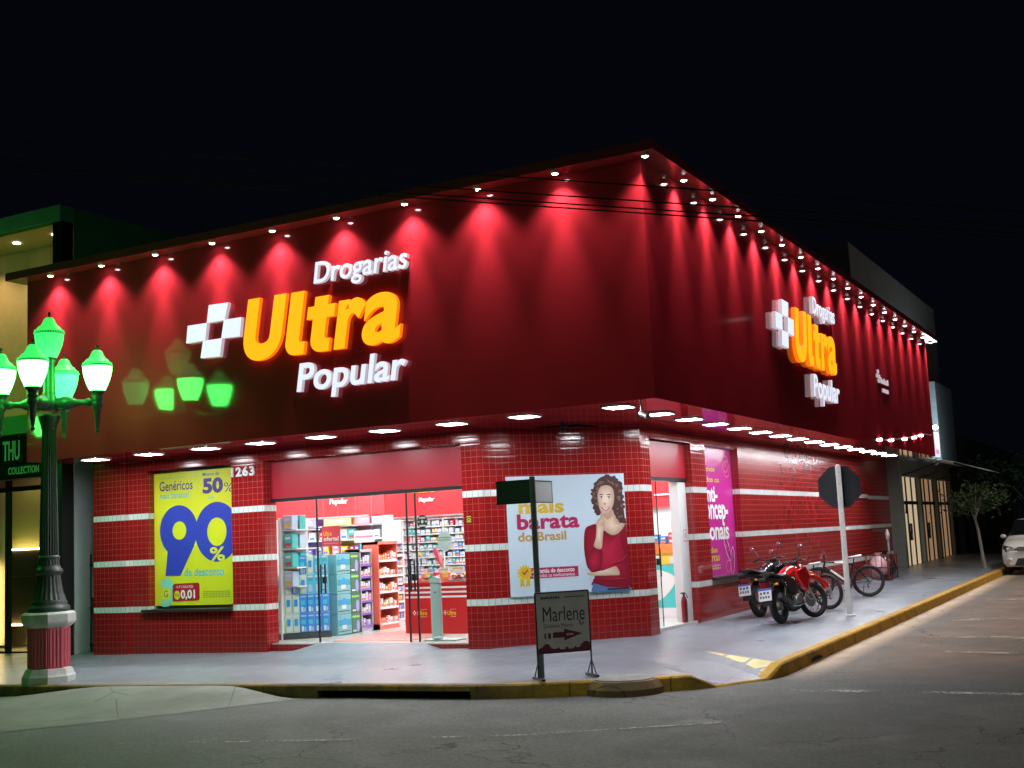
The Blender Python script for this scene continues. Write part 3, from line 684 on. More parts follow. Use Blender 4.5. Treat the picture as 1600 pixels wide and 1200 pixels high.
# ------------------------------------------------------------------ posters
YEL = M('poster_lime', (.62, .66, .024), .35); BLU = M('poster_blue', (.035, .055, .42), .35); NAVY = M('poster_navy', (.06, .04, .20), .35); CYA = M('poster_cyan', (.08, .42, .55), .35)
PRED = M('poster_red', (.42, .012, .03), .35); PTEAL = M('poster_teal', (.22, .62, .52), .35); LIME2 = M('poster_lime_dull', (.42, .55, .16), .35)
def poster90(b):
    F = FY(.155)
    b.box(-6.60, -4.742, .69, 2.93, -.03, 0, YEL, F)
    b.oval(-6.05, 1.94, .425, .43, BLU, F, .002, 56); b.prism([(-6.30, 1.60), (-5.70, 1.68), (-6.02, 1.18), (-6.36, 1.187)], .0021, .0024, BLU, F)
    zero = [(-5.20+.475*math.cos(t), 1.885+.495*math.sin(t)) for t in (2*PI*i/64 for i in range(64))]
    zero = [(min(x, -4.744), y) for x, y in zero]; b.poly(zero, BLU, F, .003)
    b.oval(-6.03, 1.94, .155, .155, YEL, F, .004, 40); b.oval(-5.20, 1.885, .21, .235, YEL, F, .0042, 44)
    b.text('%', (-5.36, -5.03, 1.40, 1.635), YEL, F, .005, offset=.02)
    b.text('Genéricos', (-6.475, -5.72, 2.622, 2.79), NAVY, F, .002, offset=.015); b.text('mais baratos!', (-6.465, -5.81, 2.49, 2.60), CYA, F, .002, offset=.01)
    b.text('50', (-5.50, -5.05, 2.525, 2.79), NAVY, F, .002, offset=.05); b.text('%', (-5.03, -4.83, 2.53, 2.69), NAVY, F, .0024)
    b.text('Mínimo de', (-5.495, -5.135, 2.825, 2.885), NAVY, F, .002, offset=.01); b.text('até', (-5.37, -5.25, 2.44, 2.50), CYA, F, .002)
    b.text('de desconto', (-5.93, -5.065, 1.165, 1.30), CYA, F, .002, offset=.02)
    for k in range(11): b.rect(-6.47+k*.05, -6.435+k*.05, 2.825, 2.85+.012*(k % 3), LIME2, F, .002)
    b.prism(smooth_loop([(-6.47, 1.10), (-6.21, 1.115), (-6.215, .72), (-6.46, .69), (-6.40, .9)], 3), .001, .002, PTEAL, F)
    b.oval(-6.34, .89, .10, .11, YEL, F, .0025); b.text('G', (-6.40, -6.31, .83, .94), NAVY, F, .003)
    b.prism([(-6.20, .77), (-6.17, .755), (-5.63, .765), (-5.60, .79), (-5.60, 1.035), (-5.63, 1.06), (-6.17, 1.05), (-6.20, 1.02)], .001, .002, PRED, F)
    b.oval(-6.10, .86, .065, .075, YEL, F, .003); b.text('R$', (-6.14, -6.06, .83, .89), PRED, F, .004)
    b.text('0,01', (-6.02, -5.70, .775, .945), WHITE, F, .003, offset=.03); b.text('A 4ª CAIXA POR', (-6.11, -5.74, .975, 1.02), WHITE, F, .003)
    for k in range(4):
        for j in range(9): b.rect(-5.52+j*.066, -5.47+j*.066, .90-k*.03, .912-k*.03, M('poster_fine_print', (.20, .25, .05), .4), F, .002)
tag(one(poster90, 'window_poster'), 'tall lime yellow poster with a huge blue 90% in the recess left of the door', 'poster')

PINK = M('poster_magenta', (.56, .035, .30), .22); PMUST = M('poster_mustard', (.62, .42, .03), .4); PLINE = M('poster_line', (.85, .50, .70), .4); PCOR = M('poster_coral', (.75, .2, .2), .4)
def outline(b, pts, wd, m, F, z):
    n = len(pts)
    for i in range(n):
        a, c = Vector(pts[i]), Vector(pts[(i+1) % n]); d = (c-a)
        if d.length < 1e-6: continue
        nn = Vector((-d.y, d.x)).normalized()*wd/2
        b.poly([tuple(a-nn), tuple(c-nn), tuple(c+nn), tuple(a+nn)], m, F, z)
def ell(cx, cy, rx, ry, rot=0, n=28): return [(cx+rx*math.cos(t)*math.cos(rot)-ry*math.sin(t)*math.sin(rot), cy+rx*math.cos(t)*math.sin(rot)+ry*math.sin(t)*math.cos(rot)) for t in (2*PI*i/n for i in range(n))]
def poster_pink(b):
    F = FX(BX-.14)
    b.box(4.705, 6.495, .722, 2.998, -.03, 0, PINK, F)
    for k, wd in enumerate((.75, .95)): b.text(('Temos', 'todos os')[k], (4.80, 4.80+wd, 2.56-k*.19, 2.66-k*.19), PMUST, F, .003, offset=.02)
    b.text('Anti-', (4.75, 5.62, 2.02, 2.32), WHITE, F, .003, offset=.025, spacing=.96)
    b.text('concep-', (4.75, 6.14, 1.60, 1.98), WHITE, F, .003, offset=.025, spacing=.96)
    b.text('cionais', (4.75, 6.12, 1.35, 1.66), WHITE, F, .003, offset=.025, spacing=.96)
    for k, s in enumerate(('todas', 'marcas', 'você!')): b.text(s, (4.80, 5.42+.1*(k == 1), 1.13-k*.15, 1.23-k*.15), PMUST, F, .003, offset=.03)
    outline(b, ell(6.16, 2.72, .17, .15), .022, PCOR, F, .003); outline(b, ell(6.20, 2.63, .17, .15), .018, PCOR, F, .004); outline(b, ell(6.16, 2.72, .06, .03, 1), .016, PCOR, F, .004)
    outline(b, ell(5.98, 1.19, .26, .09, -1.0), .02, PLINE, F, .003); outline(b, ell(6.22, .96, .25, .10, 1.35), .02, PLINE, F, .003); outline(b, ell(5.97, .87, .12, .10, .4), .016, PCOR, F, .003)
    outline(b, [(5.90, 1.25), (6.06, 1.13)], .016, PLINE, F, .004); outline(b, [(6.20, .82), (6.24, 1.1)], .016, PLINE, F, .004)
    for k in range(2): b.rect(5.05, 5.55, .90-k*.05, .912-k*.05, PLINE, F, .003)
tag(one(poster_pink, 'window_poster'), 'tall magenta poster with white lettering recessed in the side wall behind the motorcycles', 'poster')

HAIR = [(1.689, 2.104), (1.715, 2.232), (1.796, 2.359), (1.915, 2.409), (2.053, 2.384), (2.152, 2.283), (2.177, 2.131), (2.178, 1.958), (2.192, 1.806), (2.188, 1.703), (2.117, 1.723), (2.064, 1.811), (1.925, 1.817), (1.815, 1.907), (1.776, 1.823), (1.724, 1.932), (1.695, 2.018)]
FACE = [(1.784, 2.166), (1.836, 2.25), (1.952, 2.264), (2.03, 2.201), (2.037, 2.049), (1.994, 1.922), (1.908, 1.843), (1.839, 1.842), (1.793, 1.929), (1.773, 2.059)]
NECK = [(1.825, 1.874), (1.989, 1.911), (2.04, 1.791), (2.126, 1.684), (2.196, 1.688), (2.12, 1.584), (2.023, 1.524), (1.931, 1.538), (1.833, 1.628), (1.804, 1.715)]
SWEATER = [(1.546, 1.619), (1.629, 1.679), (1.745, 1.691), (1.843, 1.606), (1.954, 1.527), (2.047, 1.533), (2.132, 1.594), (2.201, 1.688), (2.213, 1.568), (2.213, 1.14), (2.20, 0.737), (1.634, 0.789), (1.663, 0.893), (1.691, 0.976), (1.57, 1.046), (1.531, 1.174), (1.516, 1.387)]
SLEEVE = [(1.557, 1.215), (1.668, 1.358), (1.794, 1.331), (1.793, 1.161), (1.751, 1.026), (1.635, 0.99), (1.57, 1.046), (1.537, 1.153)]
HAND = [(1.725, 1.632), (1.735, 1.728), (1.785, 1.784), (1.838, 1.82), (1.849, 1.786), (1.811, 1.753), (1.862, 1.723), (1.845, 1.638), (1.817, 1.479), (1.785, 1.327), (1.673, 1.367), (1.703, 1.484)]
ARM = [(1.531, 0.974), (1.623, 0.99), (1.761, 0.994), (1.9, 1.024), (2.006, 1.059), (2.056, 0.936), (1.917, 0.93), (1.757, 0.935), (1.62, 0.942)]
JEANS = [(1.641, 0.831), (1.839, 0.767), (2.20, 0.737), (2.20, 0.698), (1.836, 0.698), (1.608, 0.70), (1.621, 0.79)]
FCH = frame((0, 0, 0), (BX, BY, 0), (0, 0, 1))
def poster_woman(b):
    F = FCH; PB = M('poster_pale_blue', (.55, .66, .78), .3); SK = M('print_skin', (.66, .44, .34), .4); SK2 = M('print_skin_shadow', (.52, .31, .22), .4)
    HR1 = M('print_hair', (.075, .032, .030), .4); HR2 = M('print_hair_light', (.22, .115, .11), .4); RED = M('print_sweater', (.44, .012, .045), .4); RED2 = M('print_sweater_fold', (.30, .006, .03), .4)
    b.box(.355, 2.215, .695, 2.438, 0.004, .03, PB, F); z = .031
    L = lambda p, m, k, dz: b.poly(smooth_loop(p, k), m, F, z+dz)
    def soft(pts, c0, c1, cen, dz, nm, n=9, k=4):      # the printed photograph's own shading, in fine steps
        base = smooth_loop(pts, k); C_ = Vector(cen)
        for i in range(n):
            f = 1-i/n*.92; cc = tuple(c0[j]+(c1[j]-c0[j])*i/(n-1) for j in range(3))
            b.poly([tuple(C_+(Vector(p)-C_)*f) for p in base], M(f'print_{nm}_{i}', cc, .4), F, z+dz+i*2e-5)
    L(HAIR, HR1, 4, .001)
    rr = random.Random(3)
    for i in range(46):
        t = rr.random()*len(HAIR); p = Vector(HAIR[int(t) % len(HAIR)]); q = Vector(HAIR[(int(t)+1) % len(HAIR)]); c = p.lerp(q, t % 1)
        b.oval(c.x, max(.72, c.y), .022+.018*rr.random(), .018+.014*rr.random(), HR1, F, z+.0012+i*1e-5, 10, rr.random()*3)
    soft(SWEATER, (.22, .004, .02), (.50, .016, .055), (1.86, 1.30), .003, 'knit'); soft(NECK, (.52, .33, .24), (.80, .61, .48), (1.99, 1.66), .004, 'neck')
    b.poly(smooth_loop([(1.85, 1.86), (1.98, 1.90), (1.99, 1.80), (1.90, 1.76)], 4), SK2, F, z+.0045)
    soft(FACE, (.56, .36, .27), (.86, .69, .58), (1.895, 2.06), .005, 'face', 12, 5)
    for i in range(34):
        t = rr.random()*3.2; c = Vector((1.94+.17*math.cos(t), 2.17+.13*math.sin(t)+.05*rr.random()))
        b.oval(c.x, c.y, .02+.016*rr.random(), .012, (HR1, HR2)[i % 2], F, z+.0065+i*1e-5, 10, t+1.2)
    for i in range(30):
        c = Vector((2.085+.07*rr.random(), 1.78+.42*rr.random())) if i % 3 else Vector((1.715+.05*rr.random(), 1.9+.25*rr.random()))
        b.oval(c.x, c.y, .012+.012*rr.random(), .022, (HR2, HR1)[i % 2], F, z+.007+i*1e-5, 10, rr.random()*3)
    DKE = M('print_dark', (.03, .02, .02), .4)
    for ex, ez in ((1.833, 2.085), (1.955, 2.080)):
        b.oval(ex, ez, .026, .012, WHITE, F, z+.008); b.oval(ex, ez, .012, .012, DKE, F, z+.0085); b.oval(ex, ez+.014, .028, .005, DKE, F, z+.0088); b.oval(ex, ez+.046, .036, .007, HR1, F, z+.0088, rot=-.08)
    b.oval(1.882, 1.99, .022, .02, SK2, F, z+.008); b.poly(smooth_loop([(1.83, 1.945), (1.89, 1.925), (1.955, 1.948), (1.93, 1.90), (1.88, 1.888), (1.845, 1.91)], 4), M('print_lips', (.50, .07, .09), .4), F, z+.008)
    b.poly(smooth_loop([(1.845, 1.936), (1.89, 1.919), (1.94, 1.938), (1.92, 1.912), (1.88, 1.902)], 4), WHITE, F, z+.0085)
    soft(ARM, (.58, .38, .28), (.82, .64, .50), (1.80, 1.01), .0105, 'arm'); soft(SLEEVE, (.20, .004, .02), (.46, .014, .05), (1.66, 1.15), .011, 'sleeve'); soft(HAND, (.56, .36, .27), (.82, .64, .52), (1.76, 1.55), .012, 'hand')
    for k in range(3): b.tube([(1.772+k*.02, 1.665-k*.012, z+.013), (1.80+k*.012, 1.70-k*.006, z+.013), (1.845, 1.705-k*.022, z+.013)], .006, SK2, F, n=5)
    for pts in ([(1.60, 1.60), (1.58, 1.4), (1.60, 1.25)], [(1.95, 1.0+.1), (2.1, 1.13), (2.2, 1.22)], [(1.75, .90), (1.95, .86), (2.18, .88)], [(2.1, 1.5), (2.16, 1.3), (2.19, 1.2)]):
        b.tube([(x, y, z+.0035) for x, y in pts], [.004, .012, .003], RED2, F, n=5)
    L(JEANS, M('print_denim', (.08, .17, .36), .4), 3, .0098); b.rect(1.85, 2.20, .715, .745, DKE, F, z+.0102)
    b.text('mais', (.53, 1.235, 1.885, 2.08), PMUST, F, z+.001, offset=.036, spacing=1.03); b.text('barata', (.495, 1.465, 1.655, 1.885), M('print_berry', (.40, .012, .09), .4), F, z+.001, offset=.036, spacing=1.03)
    b.text('do Brasil', (.50, 1.25, 1.485, 1.62), M('print_gold', (.46, .28, .08), .4), F, z+.001, offset=.03)
    b.poly([(.60, .945), (1.41, .945), (1.41, 1.095), (.60, 1.10)], M('print_berry'), F, z+.001)
    b.text('Garantia de desconto', (.70, 1.35, 1.02, 1.085), WHITE, F, z+.002, offset=.02); b.text('em todos os medicamentos', (.70, 1.35, .96, 1.012), WHITE, F, z+.002)
    star = [(.578+(.108+.016*(-1)**i)*math.cos(2*PI*i/28), 1.035+(.108+.016*(-1)**i)*math.sin(2*PI*i/28)) for i in range(28)]
    b.poly([(.51, .96), (.555, .95), (.57, .83), (.535, .855), (.50, .83)], PMUST, F, z+.002); b.poly([(.65, .96), (.60, .95), (.585, .83), (.62, .855), (.655, .83)], PMUST, F, z+.002)
    b.poly(star, M('print_medal', (.70, .50, .02), .4), F, z+.003); b.oval(.578, 1.035, .078, .078, PMUST, F, z+.004)
    b.poly([(.535, 1.04), (.555, 1.055), (.572, 1.03), (.62, 1.085), (.632, 1.07), (.574, 1.0)], PRED, F, z+.005)
tag(one(poster_woman, 'wall_poster'), 'large pale blue poster of a smiling woman in red on the angled corner wall', 'poster')

def yst(b):
    c = FCH; b.box(-.29, -.20, 1.80, 1.90, .0, .006, BLACK, FY(0)); b.oval(-.245, 1.845, .036, .02, M('sticker_yellow', (.6, .5, .03), .5), FY(0), .0065); b.oval(-.245, 1.845, .024, .009, BLACK, FY(0), .007); b.rect(-.283, -.207, 1.878, 1.892, M('sticker_yellow'), FY(0), .007); b.rect(-.283, -.207, 1.806, 1.818, M('sticker_yellow'), FY(0), .007)
tag(one(yst, 'warning_sign'), 'tiny black and yellow warning sign on the tiles right of the wide door', 'sign')
# cameras under the soffit
def seccam(loc, rz, label):
    t = thing('security_camera', label, 'security camera', loc, rz)
    one(lambda b: b.lathe([(.05, 0), (.05, -.02), (.03, -.03)], BLACK, n=14), 'base', t)
    one(lambda b: b.ball((0, 0, -.05), .045, .045, .042, BLACK), 'dome', t)
seccam((.98, .78, H1), 0, 'small black dome camera under the soffit above the corner poster')
t = thing('security_camera', 'small grey bullet camera hanging under the outer corner of the soffit', 'security camera', (3.05, -1.2, H1), 0)
one(lambda b: b.tube([(0, 0, 0), (0, 0, -.1), (.03, -.02, -.14)], .012, STEEL), 'bracket', t)
one(lambda b: b.tube([(-.02, .02, -.12), (.12, -.08, -.18)], .035, M('grey_camera_body', (.2, .2, .2), .4), n=12), 'body', t)
# ------------------------------------------------------------------ ornamental street lamp
LX, LY = -5.55, -3.0; LZ = -.10+rise(LX, LY)-.02
lamp = thing('street_lamp', 'ornate dark iron street lamp with five green glowing lanterns on a red fluted pedestal', 'street lamp', (LX, LY, LZ))
P0 = LZ
def Zw(z): return z-P0
PEDW = M('pedestal_white', (.52, .52, .50), .7, var=.18, vs=8, bump=.25, bs=30); PEDR = M('pedestal_red', (.58, .10, .14), .65, var=.12, vs=7)
def octa(r, z, rot=PI/8): return [(r*math.cos(rot+i*PI/4), r*math.sin(rot+i*PI/4), z) for i in range(8)]
XR = Matrix.Rotation(rad(24), 4, 'Z')
ped = one(lambda b: b.loft([octa(.285, .12), octa(.285, .80)], PEDR, XR), 'pedestal', lamp)
one(lambda b: b.loft([octa(.365, -.02), octa(.365, .10), octa(.345, .13), octa(.315, .20), octa(.29, .21)], PEDW, XR), 'plinth', ped)
one(lambda b: b.loft([octa(.295, .78), octa(.355, .83), octa(.37, .86), octa(.37, .97), octa(.33, 1.0)], PEDW, XR), 'cap', ped)
def flutes(b):      # raised ribs between the flutes of the pedestal
    for i in range(8):
        a0 = PI/8+i*PI/4+PI/8; apo = .285*math.cos(PI/8)
        for k in range(4):
            X = XR @ Matrix.Rotation(a0, 4, 'Z'); y = -.078+k*.052
            b.box(apo-.004, apo+.014, y-.015, y+.015, .23, .76, PEDR, X, c=.006)
one(flutes, 'flute', ped)
def shaft(b):
    b.lathe([(.285, 1.0), (.295, 1.03), (.28, 1.08), (.245, 1.10), (.255, 1.13), (.225, 1.17)], CAST, n=32)
    b.lathe([(.235, 1.17), (.205, 1.25), (.175, 1.38), (.16, 1.52)], CAST, n=40, flute=.05, smooth=False)
    b.lathe([(.16, 1.52), (.19, 1.55), (.195, 1.59), (.165, 1.62), (.15, 1.66)], CAST, n=32)
    b.lathe([(.15, 1.66), (.145, 1.74)], CAST, n=40, flute=.06, smooth=False)
    b.lathe([(.145, 1.74), (.155, 1.76), (.155, 1.78), (.135, 1.80)], CAST, n=32)
    b.lathe([(.135, 1.80), (.125, 2.4), (.105, 3.3), (.10, 3.62)], CAST, n=44, flute=.10, smooth=False)
    b.lathe([(.10, 3.62), (.115, 3.66), (.12, 3.70), (.155, 3.80), (.16, 3.83), (.14, 3.85), (.05, 3.86)], CAST, n=32)
one(shaft, 'column', lamp)
ZA = Zw(3.82)
def hub(b):
    b.lathe([(.10, ZA-.10), (.12, ZA-.05), (.10, ZA+.10), (.085, ZA+.14), (.095, ZA+.16), (.085, ZA+.18), (.078, Zw(4.42)), (.10, Zw(4.46)), (.11, Zw(4.50)), (.05, Zw(4.51))], CAST, n=24)
one(hub, 'upper_post', lamp)
def globe_mats(k, body, cap): return M('lantern_glow_'+k, (.3, .7, .4), .35, emit=body[0], es=body[1]), M('lantern_cap_'+k, (.2, .6, .3), .4, emit=cap[0], es=cap[1])
GREEN = (.060, 1., .105)
gm = {'lit': globe_mats('lit', (GREEN, LW['globe']), ((.05, 1., .16), .95)), 'dim': globe_mats('dim', ((.05, 1, .20), .95), ((.05, 1., .13), .92)), 'mid': globe_mats('mid', ((.05, 1, .22), 2.6), ((.03, 1., .12), .55))}
BAND = M('lantern_band', (.02, .13, .06), .4)
def lantern(x, y, z0, kind, lab, s=1.):
    body, cap = gm[kind]
    X = Matrix.Translation((x, y, Zw(z0))) @ Matrix.Diagonal((s, s, s, 1))
    o = one(lambda b: b.lathe([(.02, .0), (.105, .0), (.115, .02), (.15, .10), (.185, .20), (.203, .29), (.206, .355)], body, X, n=28), 'lantern', lamp)
    if lab: o['label'] = lab
    bd = MB(); bd.lathe([(.206, .355), (.212, .358), (.212, .385), (.206, .388)], BAND, X, n=28)
    for i in range(36):
        a = 2*PI*i/36; bd.box(.208, .216, -.007, .007, .36, .383, body if kind != 'lit' else cap, X @ Matrix.Rotation(a, 4, 'Z'))
    bd.build('band', o)
    one(lambda b: b.lathe([(.206, .388), (.212, .41), (.19, .42), (.165, .45), (.15, .47), (.125, .48), (.10, .52), (.075, .58), (.05, .605), (.015, .61)], cap, X, n=28), 'cap', o)
    one(lambda b: b.lathe([(.02, .60), (.012, .63), (.024, .645), (.026, .66), (.015, .68), (.004, .70)], CAST, X, n=12), 'finial', o)
lantern(0, 0, 4.50, 'dim', 'unlit top lantern with a painted-in green glow')  # light shining up through the unlit top lantern, put in as emission
for ang, kind, lab in ((31, 'lit', 'bright lantern'), (211, 'lit', 'bright lantern'), (301, 'lit', 'bright lantern'), (121, 'mid', 'half lit rear lantern')):
    a = rad(ang); X = Matrix.Rotation(a, 4, 'Z'); R_ = .70
    def arm(b):
        b.tube([(.08, 0, ZA), (.16, 0, ZA+.005), (.20, 0, ZA+.005), (.28, 0, ZA+.005), (.36, 0, ZA), (.40, 0, ZA), (.52, 0, ZA), (.54, 0, ZA), (.58, 0, ZA), (.62, 0, ZA), (R_-.05, 0, ZA)],
               [.06, .075, .095, .10, .075, .05, .042, .055, .065, .045, .05], CAST, X, n=14)
        b.tube([(.10, 0, ZA-.06), (.2, 0, ZA-.09), (.32, 0, ZA-.06)], [.02, .03, .015], CAST, X, n=8)
    ar = one(arm, 'arm', lamp)
    Y = X @ Matrix.Translation((R_, 0, 0))
    one(lambda b: b.lathe([(.012, ZA-.46), (.03, ZA-.44), (.034, ZA-.42), (.02, ZA-.40), (.03, ZA-.36), (.052, ZA-.10), (.075, ZA-.06), (.082, ZA-.04), (.07, ZA), (.07, ZA+.02), (.085, ZA+.04), (.07, ZA+.06), (.085, ZA+.13), (.105, ZA+.15), (.115, ZA+.165), (.03, ZA+.17)], CAST, Y, n=18), 'lantern_holder', ar)
    p = X @ Vector((R_, 0, 0)); lantern(p.x, p.y, 3.985, kind, lab)

for (x, y, z, lb) in ((-9.9, -3.05, -.35, 'assumed ornate green street lamp further left along the front pavement'), (1.3, -10.6, -.28, 'assumed ornate green street lamp on the near side of the front street')):  # assumed copies of the lamp, added out of view for more green light
    added_lamp = dup(lamp); added_lamp.location = (x, y, z); added_lamp['label'] = lb
# ------------------------------------------------------------------ board, street name post, stop sign
bo = Vector((2.212, -2.724, -.1)); bt = Vector((.682, .732, 0)); bz = -.10
brd = thing('sign_board', 'grey free-standing sign board with black script and a dark red arrow', 'sign', (bo.x, bo.y, bz), math.atan2(bt.y, bt.x))
FB = frame((0, 0, 0), (1, 0, 0), (0, 0, 1))
BG = M('board_grey', (.42, .39, .42), .5, var=.1, vs=4); MAR = M('board_maroon', (.11, .012, .03), .5); BK = M('board_black', (.02, .015, .02), .5)
def board(b):
    b.box(.0, .65, .30, .985, -.006, .006, BG, FB); z = .0075
    b.text('Marlene', (.075, .60, .655, .825), BK, FB, z, res=5); b.tube([(.535, .655, z), (.53, .625, z), (.55, .60, z), (.575, .61, z), (.57, .635, z)], .0065, BK, FB, n=5)
    b.text('Dinâmica Móveis', (.08, .45, .585, .63), MAR, FB, z); [b.rect(.06+k*.03, .083+k*.03, .917, .943-.006*(k%2), BK, FB, z) for k in range(8)]
    for k in range(8): b.rect(.36+k*.032, .385+k*.032, .922, .934, BK, FB, z)
    b.rect(.085, .105, .46, .525, MAR, FB, z); b.rect(.13, .165, .46, .525, MAR, FB, z)
    b.poly([(.19, .465), (.33, .465), (.33, .43), (.56, .50), (.33, .565), (.33, .53), (.19, .53)], MAR, FB, z); [b.rect(.36+k*.022, .376+k*.022, .488, .51, BG, FB, z+.001) for k in range(4)]
    sky = [(.0, .30), (.65, .30), (.65, .375), (.63, .40), (.60, .41), (.57, .40), (.54, .38), (.52, .345), (.48, .34), (.46, .36), (.44, .335), (.38, .332), (.37, .355), (.34, .355), (.335, .33), (.27, .335), (.26, .36), (.22, .34), (.17, .35), (.13, .40), (.09, .405), (.06, .375), (.03, .36), (.0, .35)]
    b.poly(sky, MAR, FB, z)
one(board, 'panel', brd)
def bframe(b):
    for x in (-.008, .658): b.tube([(x, 0, .02), (x, 0, .99)], .011, BLACK)
    b.tube([(-.008, 0, .99), (.658, 0, .99)], .011, BLACK); b.tube([(-.008, 0, .30), (.658, 0, .30)], .009, BLACK)
one(bframe, 'frame', brd)
for x in (-.008, .658):
    one(lambda b: (b.box(x-.02, x+.02, -.17, .17, 0, .025, BLACK), b.tube([(x, -.13, .03), (x, 0, .20)], .007, BLACK), b.tube([(x, .13, .03), (x, 0, .20)], .007, BLACK)), 'foot', brd)
sp = thing('street_name_post', 'dark steel post with two street name plates behind the grey sign board', 'street sign', (2.08, -2.41, -.1))
one(lambda b: (b.tube([(0, 0, -.02), (0, 0, 2.36)], .036, M('post_steel', (.10, .11, .115), .5, var=.2), n=14), b.ball((0, 0, 2.36), .036, .036, .012, BLACK)), 'post', sp)
PLD = M('plate_shade_dark', (.035, .045, .045), .45); PLG = M('plate_grey', (.48, .49, .49), .5, var=.05)  # front plate: the shade on its unlit face is put into the colour
one(lambda b: (b.box(-.50, -.03, -.006, .006, 2.06, 2.325, PLD, c=.003), b.box(-.505, -.03, -.009, .009, 2.32, 2.335, BLACK), b.box(-.505, -.03, -.009, .009, 2.05, 2.065, BLACK)), 'name_plate', sp)['label'] = 'plate along the front street with shade painted into its colour'
pl = one(lambda b: (b.box(-.006, .006, .03, .50, 2.06, 2.31, PLG, c=.003), b.box(-.009, .009, .03, .505, 2.31, 2.322, BLACK), b.box(-.009, .009, .03, .505, 2.05, 2.06, BLACK), b.box(-.009, .009, .50, .51, 2.05, 2.322, BLACK)), 'name_plate', sp); pl['label'] = 'grey plate along the side street'

st = thing('stop_sign', 'octagonal stop sign seen from its black back on a white post', 'stop sign', (3.76, 5.832, pave_z(3.76, 5.832)), rad(13))
WP = M('white_post', (.62, .63, .63), .45, var=.12, vs=9)
one(lambda b: (b.box(-.047, .047, -.03, .03, -.02, 2.55, WP, c=.008), b.ball((0, 0, 2.55), .047, .03, .04, WP), b.box(-.09, .09, -.06, .06, -.02, .03, WP, c=.01)), 'post', st)
SB = M('sign_back', (.018, .02, .026), .4, var=.2)
R8 = .385
FS = frame((0, .045, 2.20), (-1, 0, 0), (0, 0, 1))
one(lambda b: b.prism([(R8*math.cos(PI/8+i*PI/4), R8*math.sin(PI/8+i*PI/4)) for i in range(8)], -.004, .0, SB, FS, side=SB), 'plate', st)
one(lambda b: (b.prism([(.35*math.cos(PI/8+i*PI/4), .35*math.sin(PI/8+i*PI/4)) for i in range(8)], .0012, .0022, M('stop_red', (.45, .01, .012), .4), FS)), 'front_face', st)
one(lambda b: [b.box(-.30, .30, .030, .040, z-.02, z+.02, SB) for z in (2.10, 2.32)], 'brace', st)
one(lambda b: [b.tube([(0, -.034, z), (0, -.03, z)], .012, STEEL) for z in (1.35, 1.75, 2.0, 2.25, 2.45)], 'bolt', st)

# ------------------------------------------------------------------ motorcycles
BPL = M('black_plastic', (.014, .014, .015), .35, var=.2); SEATM = M('seat_vinyl', (.016, .016, .017), .55, bump=.15, bs=90)
TAIL = M('tail_lens', (.16, .006, .010), .15, spec=.7); AMB = M('amber_lens', (.65, .22, .01), .2); PLATE = M('plate_white', (.68, .70, .74), .4); PBLUE = M('plate_blue', (.03, .08, .45), .4)
ALU = M('cast_aluminium', (.30, .30, .29), .45, metal=.8, var=.2, vs=20); PINKM = M('mirror_glass', (.75, .55, .58), .08, metal=.9)
S = .90
def wheel(name, x, R, r, rim, parent, spokes=18, X=None):
    C = (X or Matrix.Scale(S, 4)) @ Matrix.Translation((x, 0, R))
    def w_(b):
        b.torus(R-r*1.55, .016, rim, C, n=44, k=8, ry=.026)
        b.tube([(0, -.07, 0), (0, .07, 0)], .032, ALU, C, n=12)
        for i in range(spokes):
            t = 2*PI*i/spokes; sd = 1 if i % 2 else -1; b.tube([(.03*math.cos(t+.5*sd), sd*.045, .03*math.sin(t+.5*sd)), ((R-r*1.7)*math.cos(t), 0, (R-r*1.7)*math.sin(t))], .003, CHROME, C, n=4)
    o = one(w_, name, parent)
    one(lambda b: b.torus(R-r, r, RUBBER, C, n=48, k=12, ry=r*1.02), 'tyre', o)
    return o
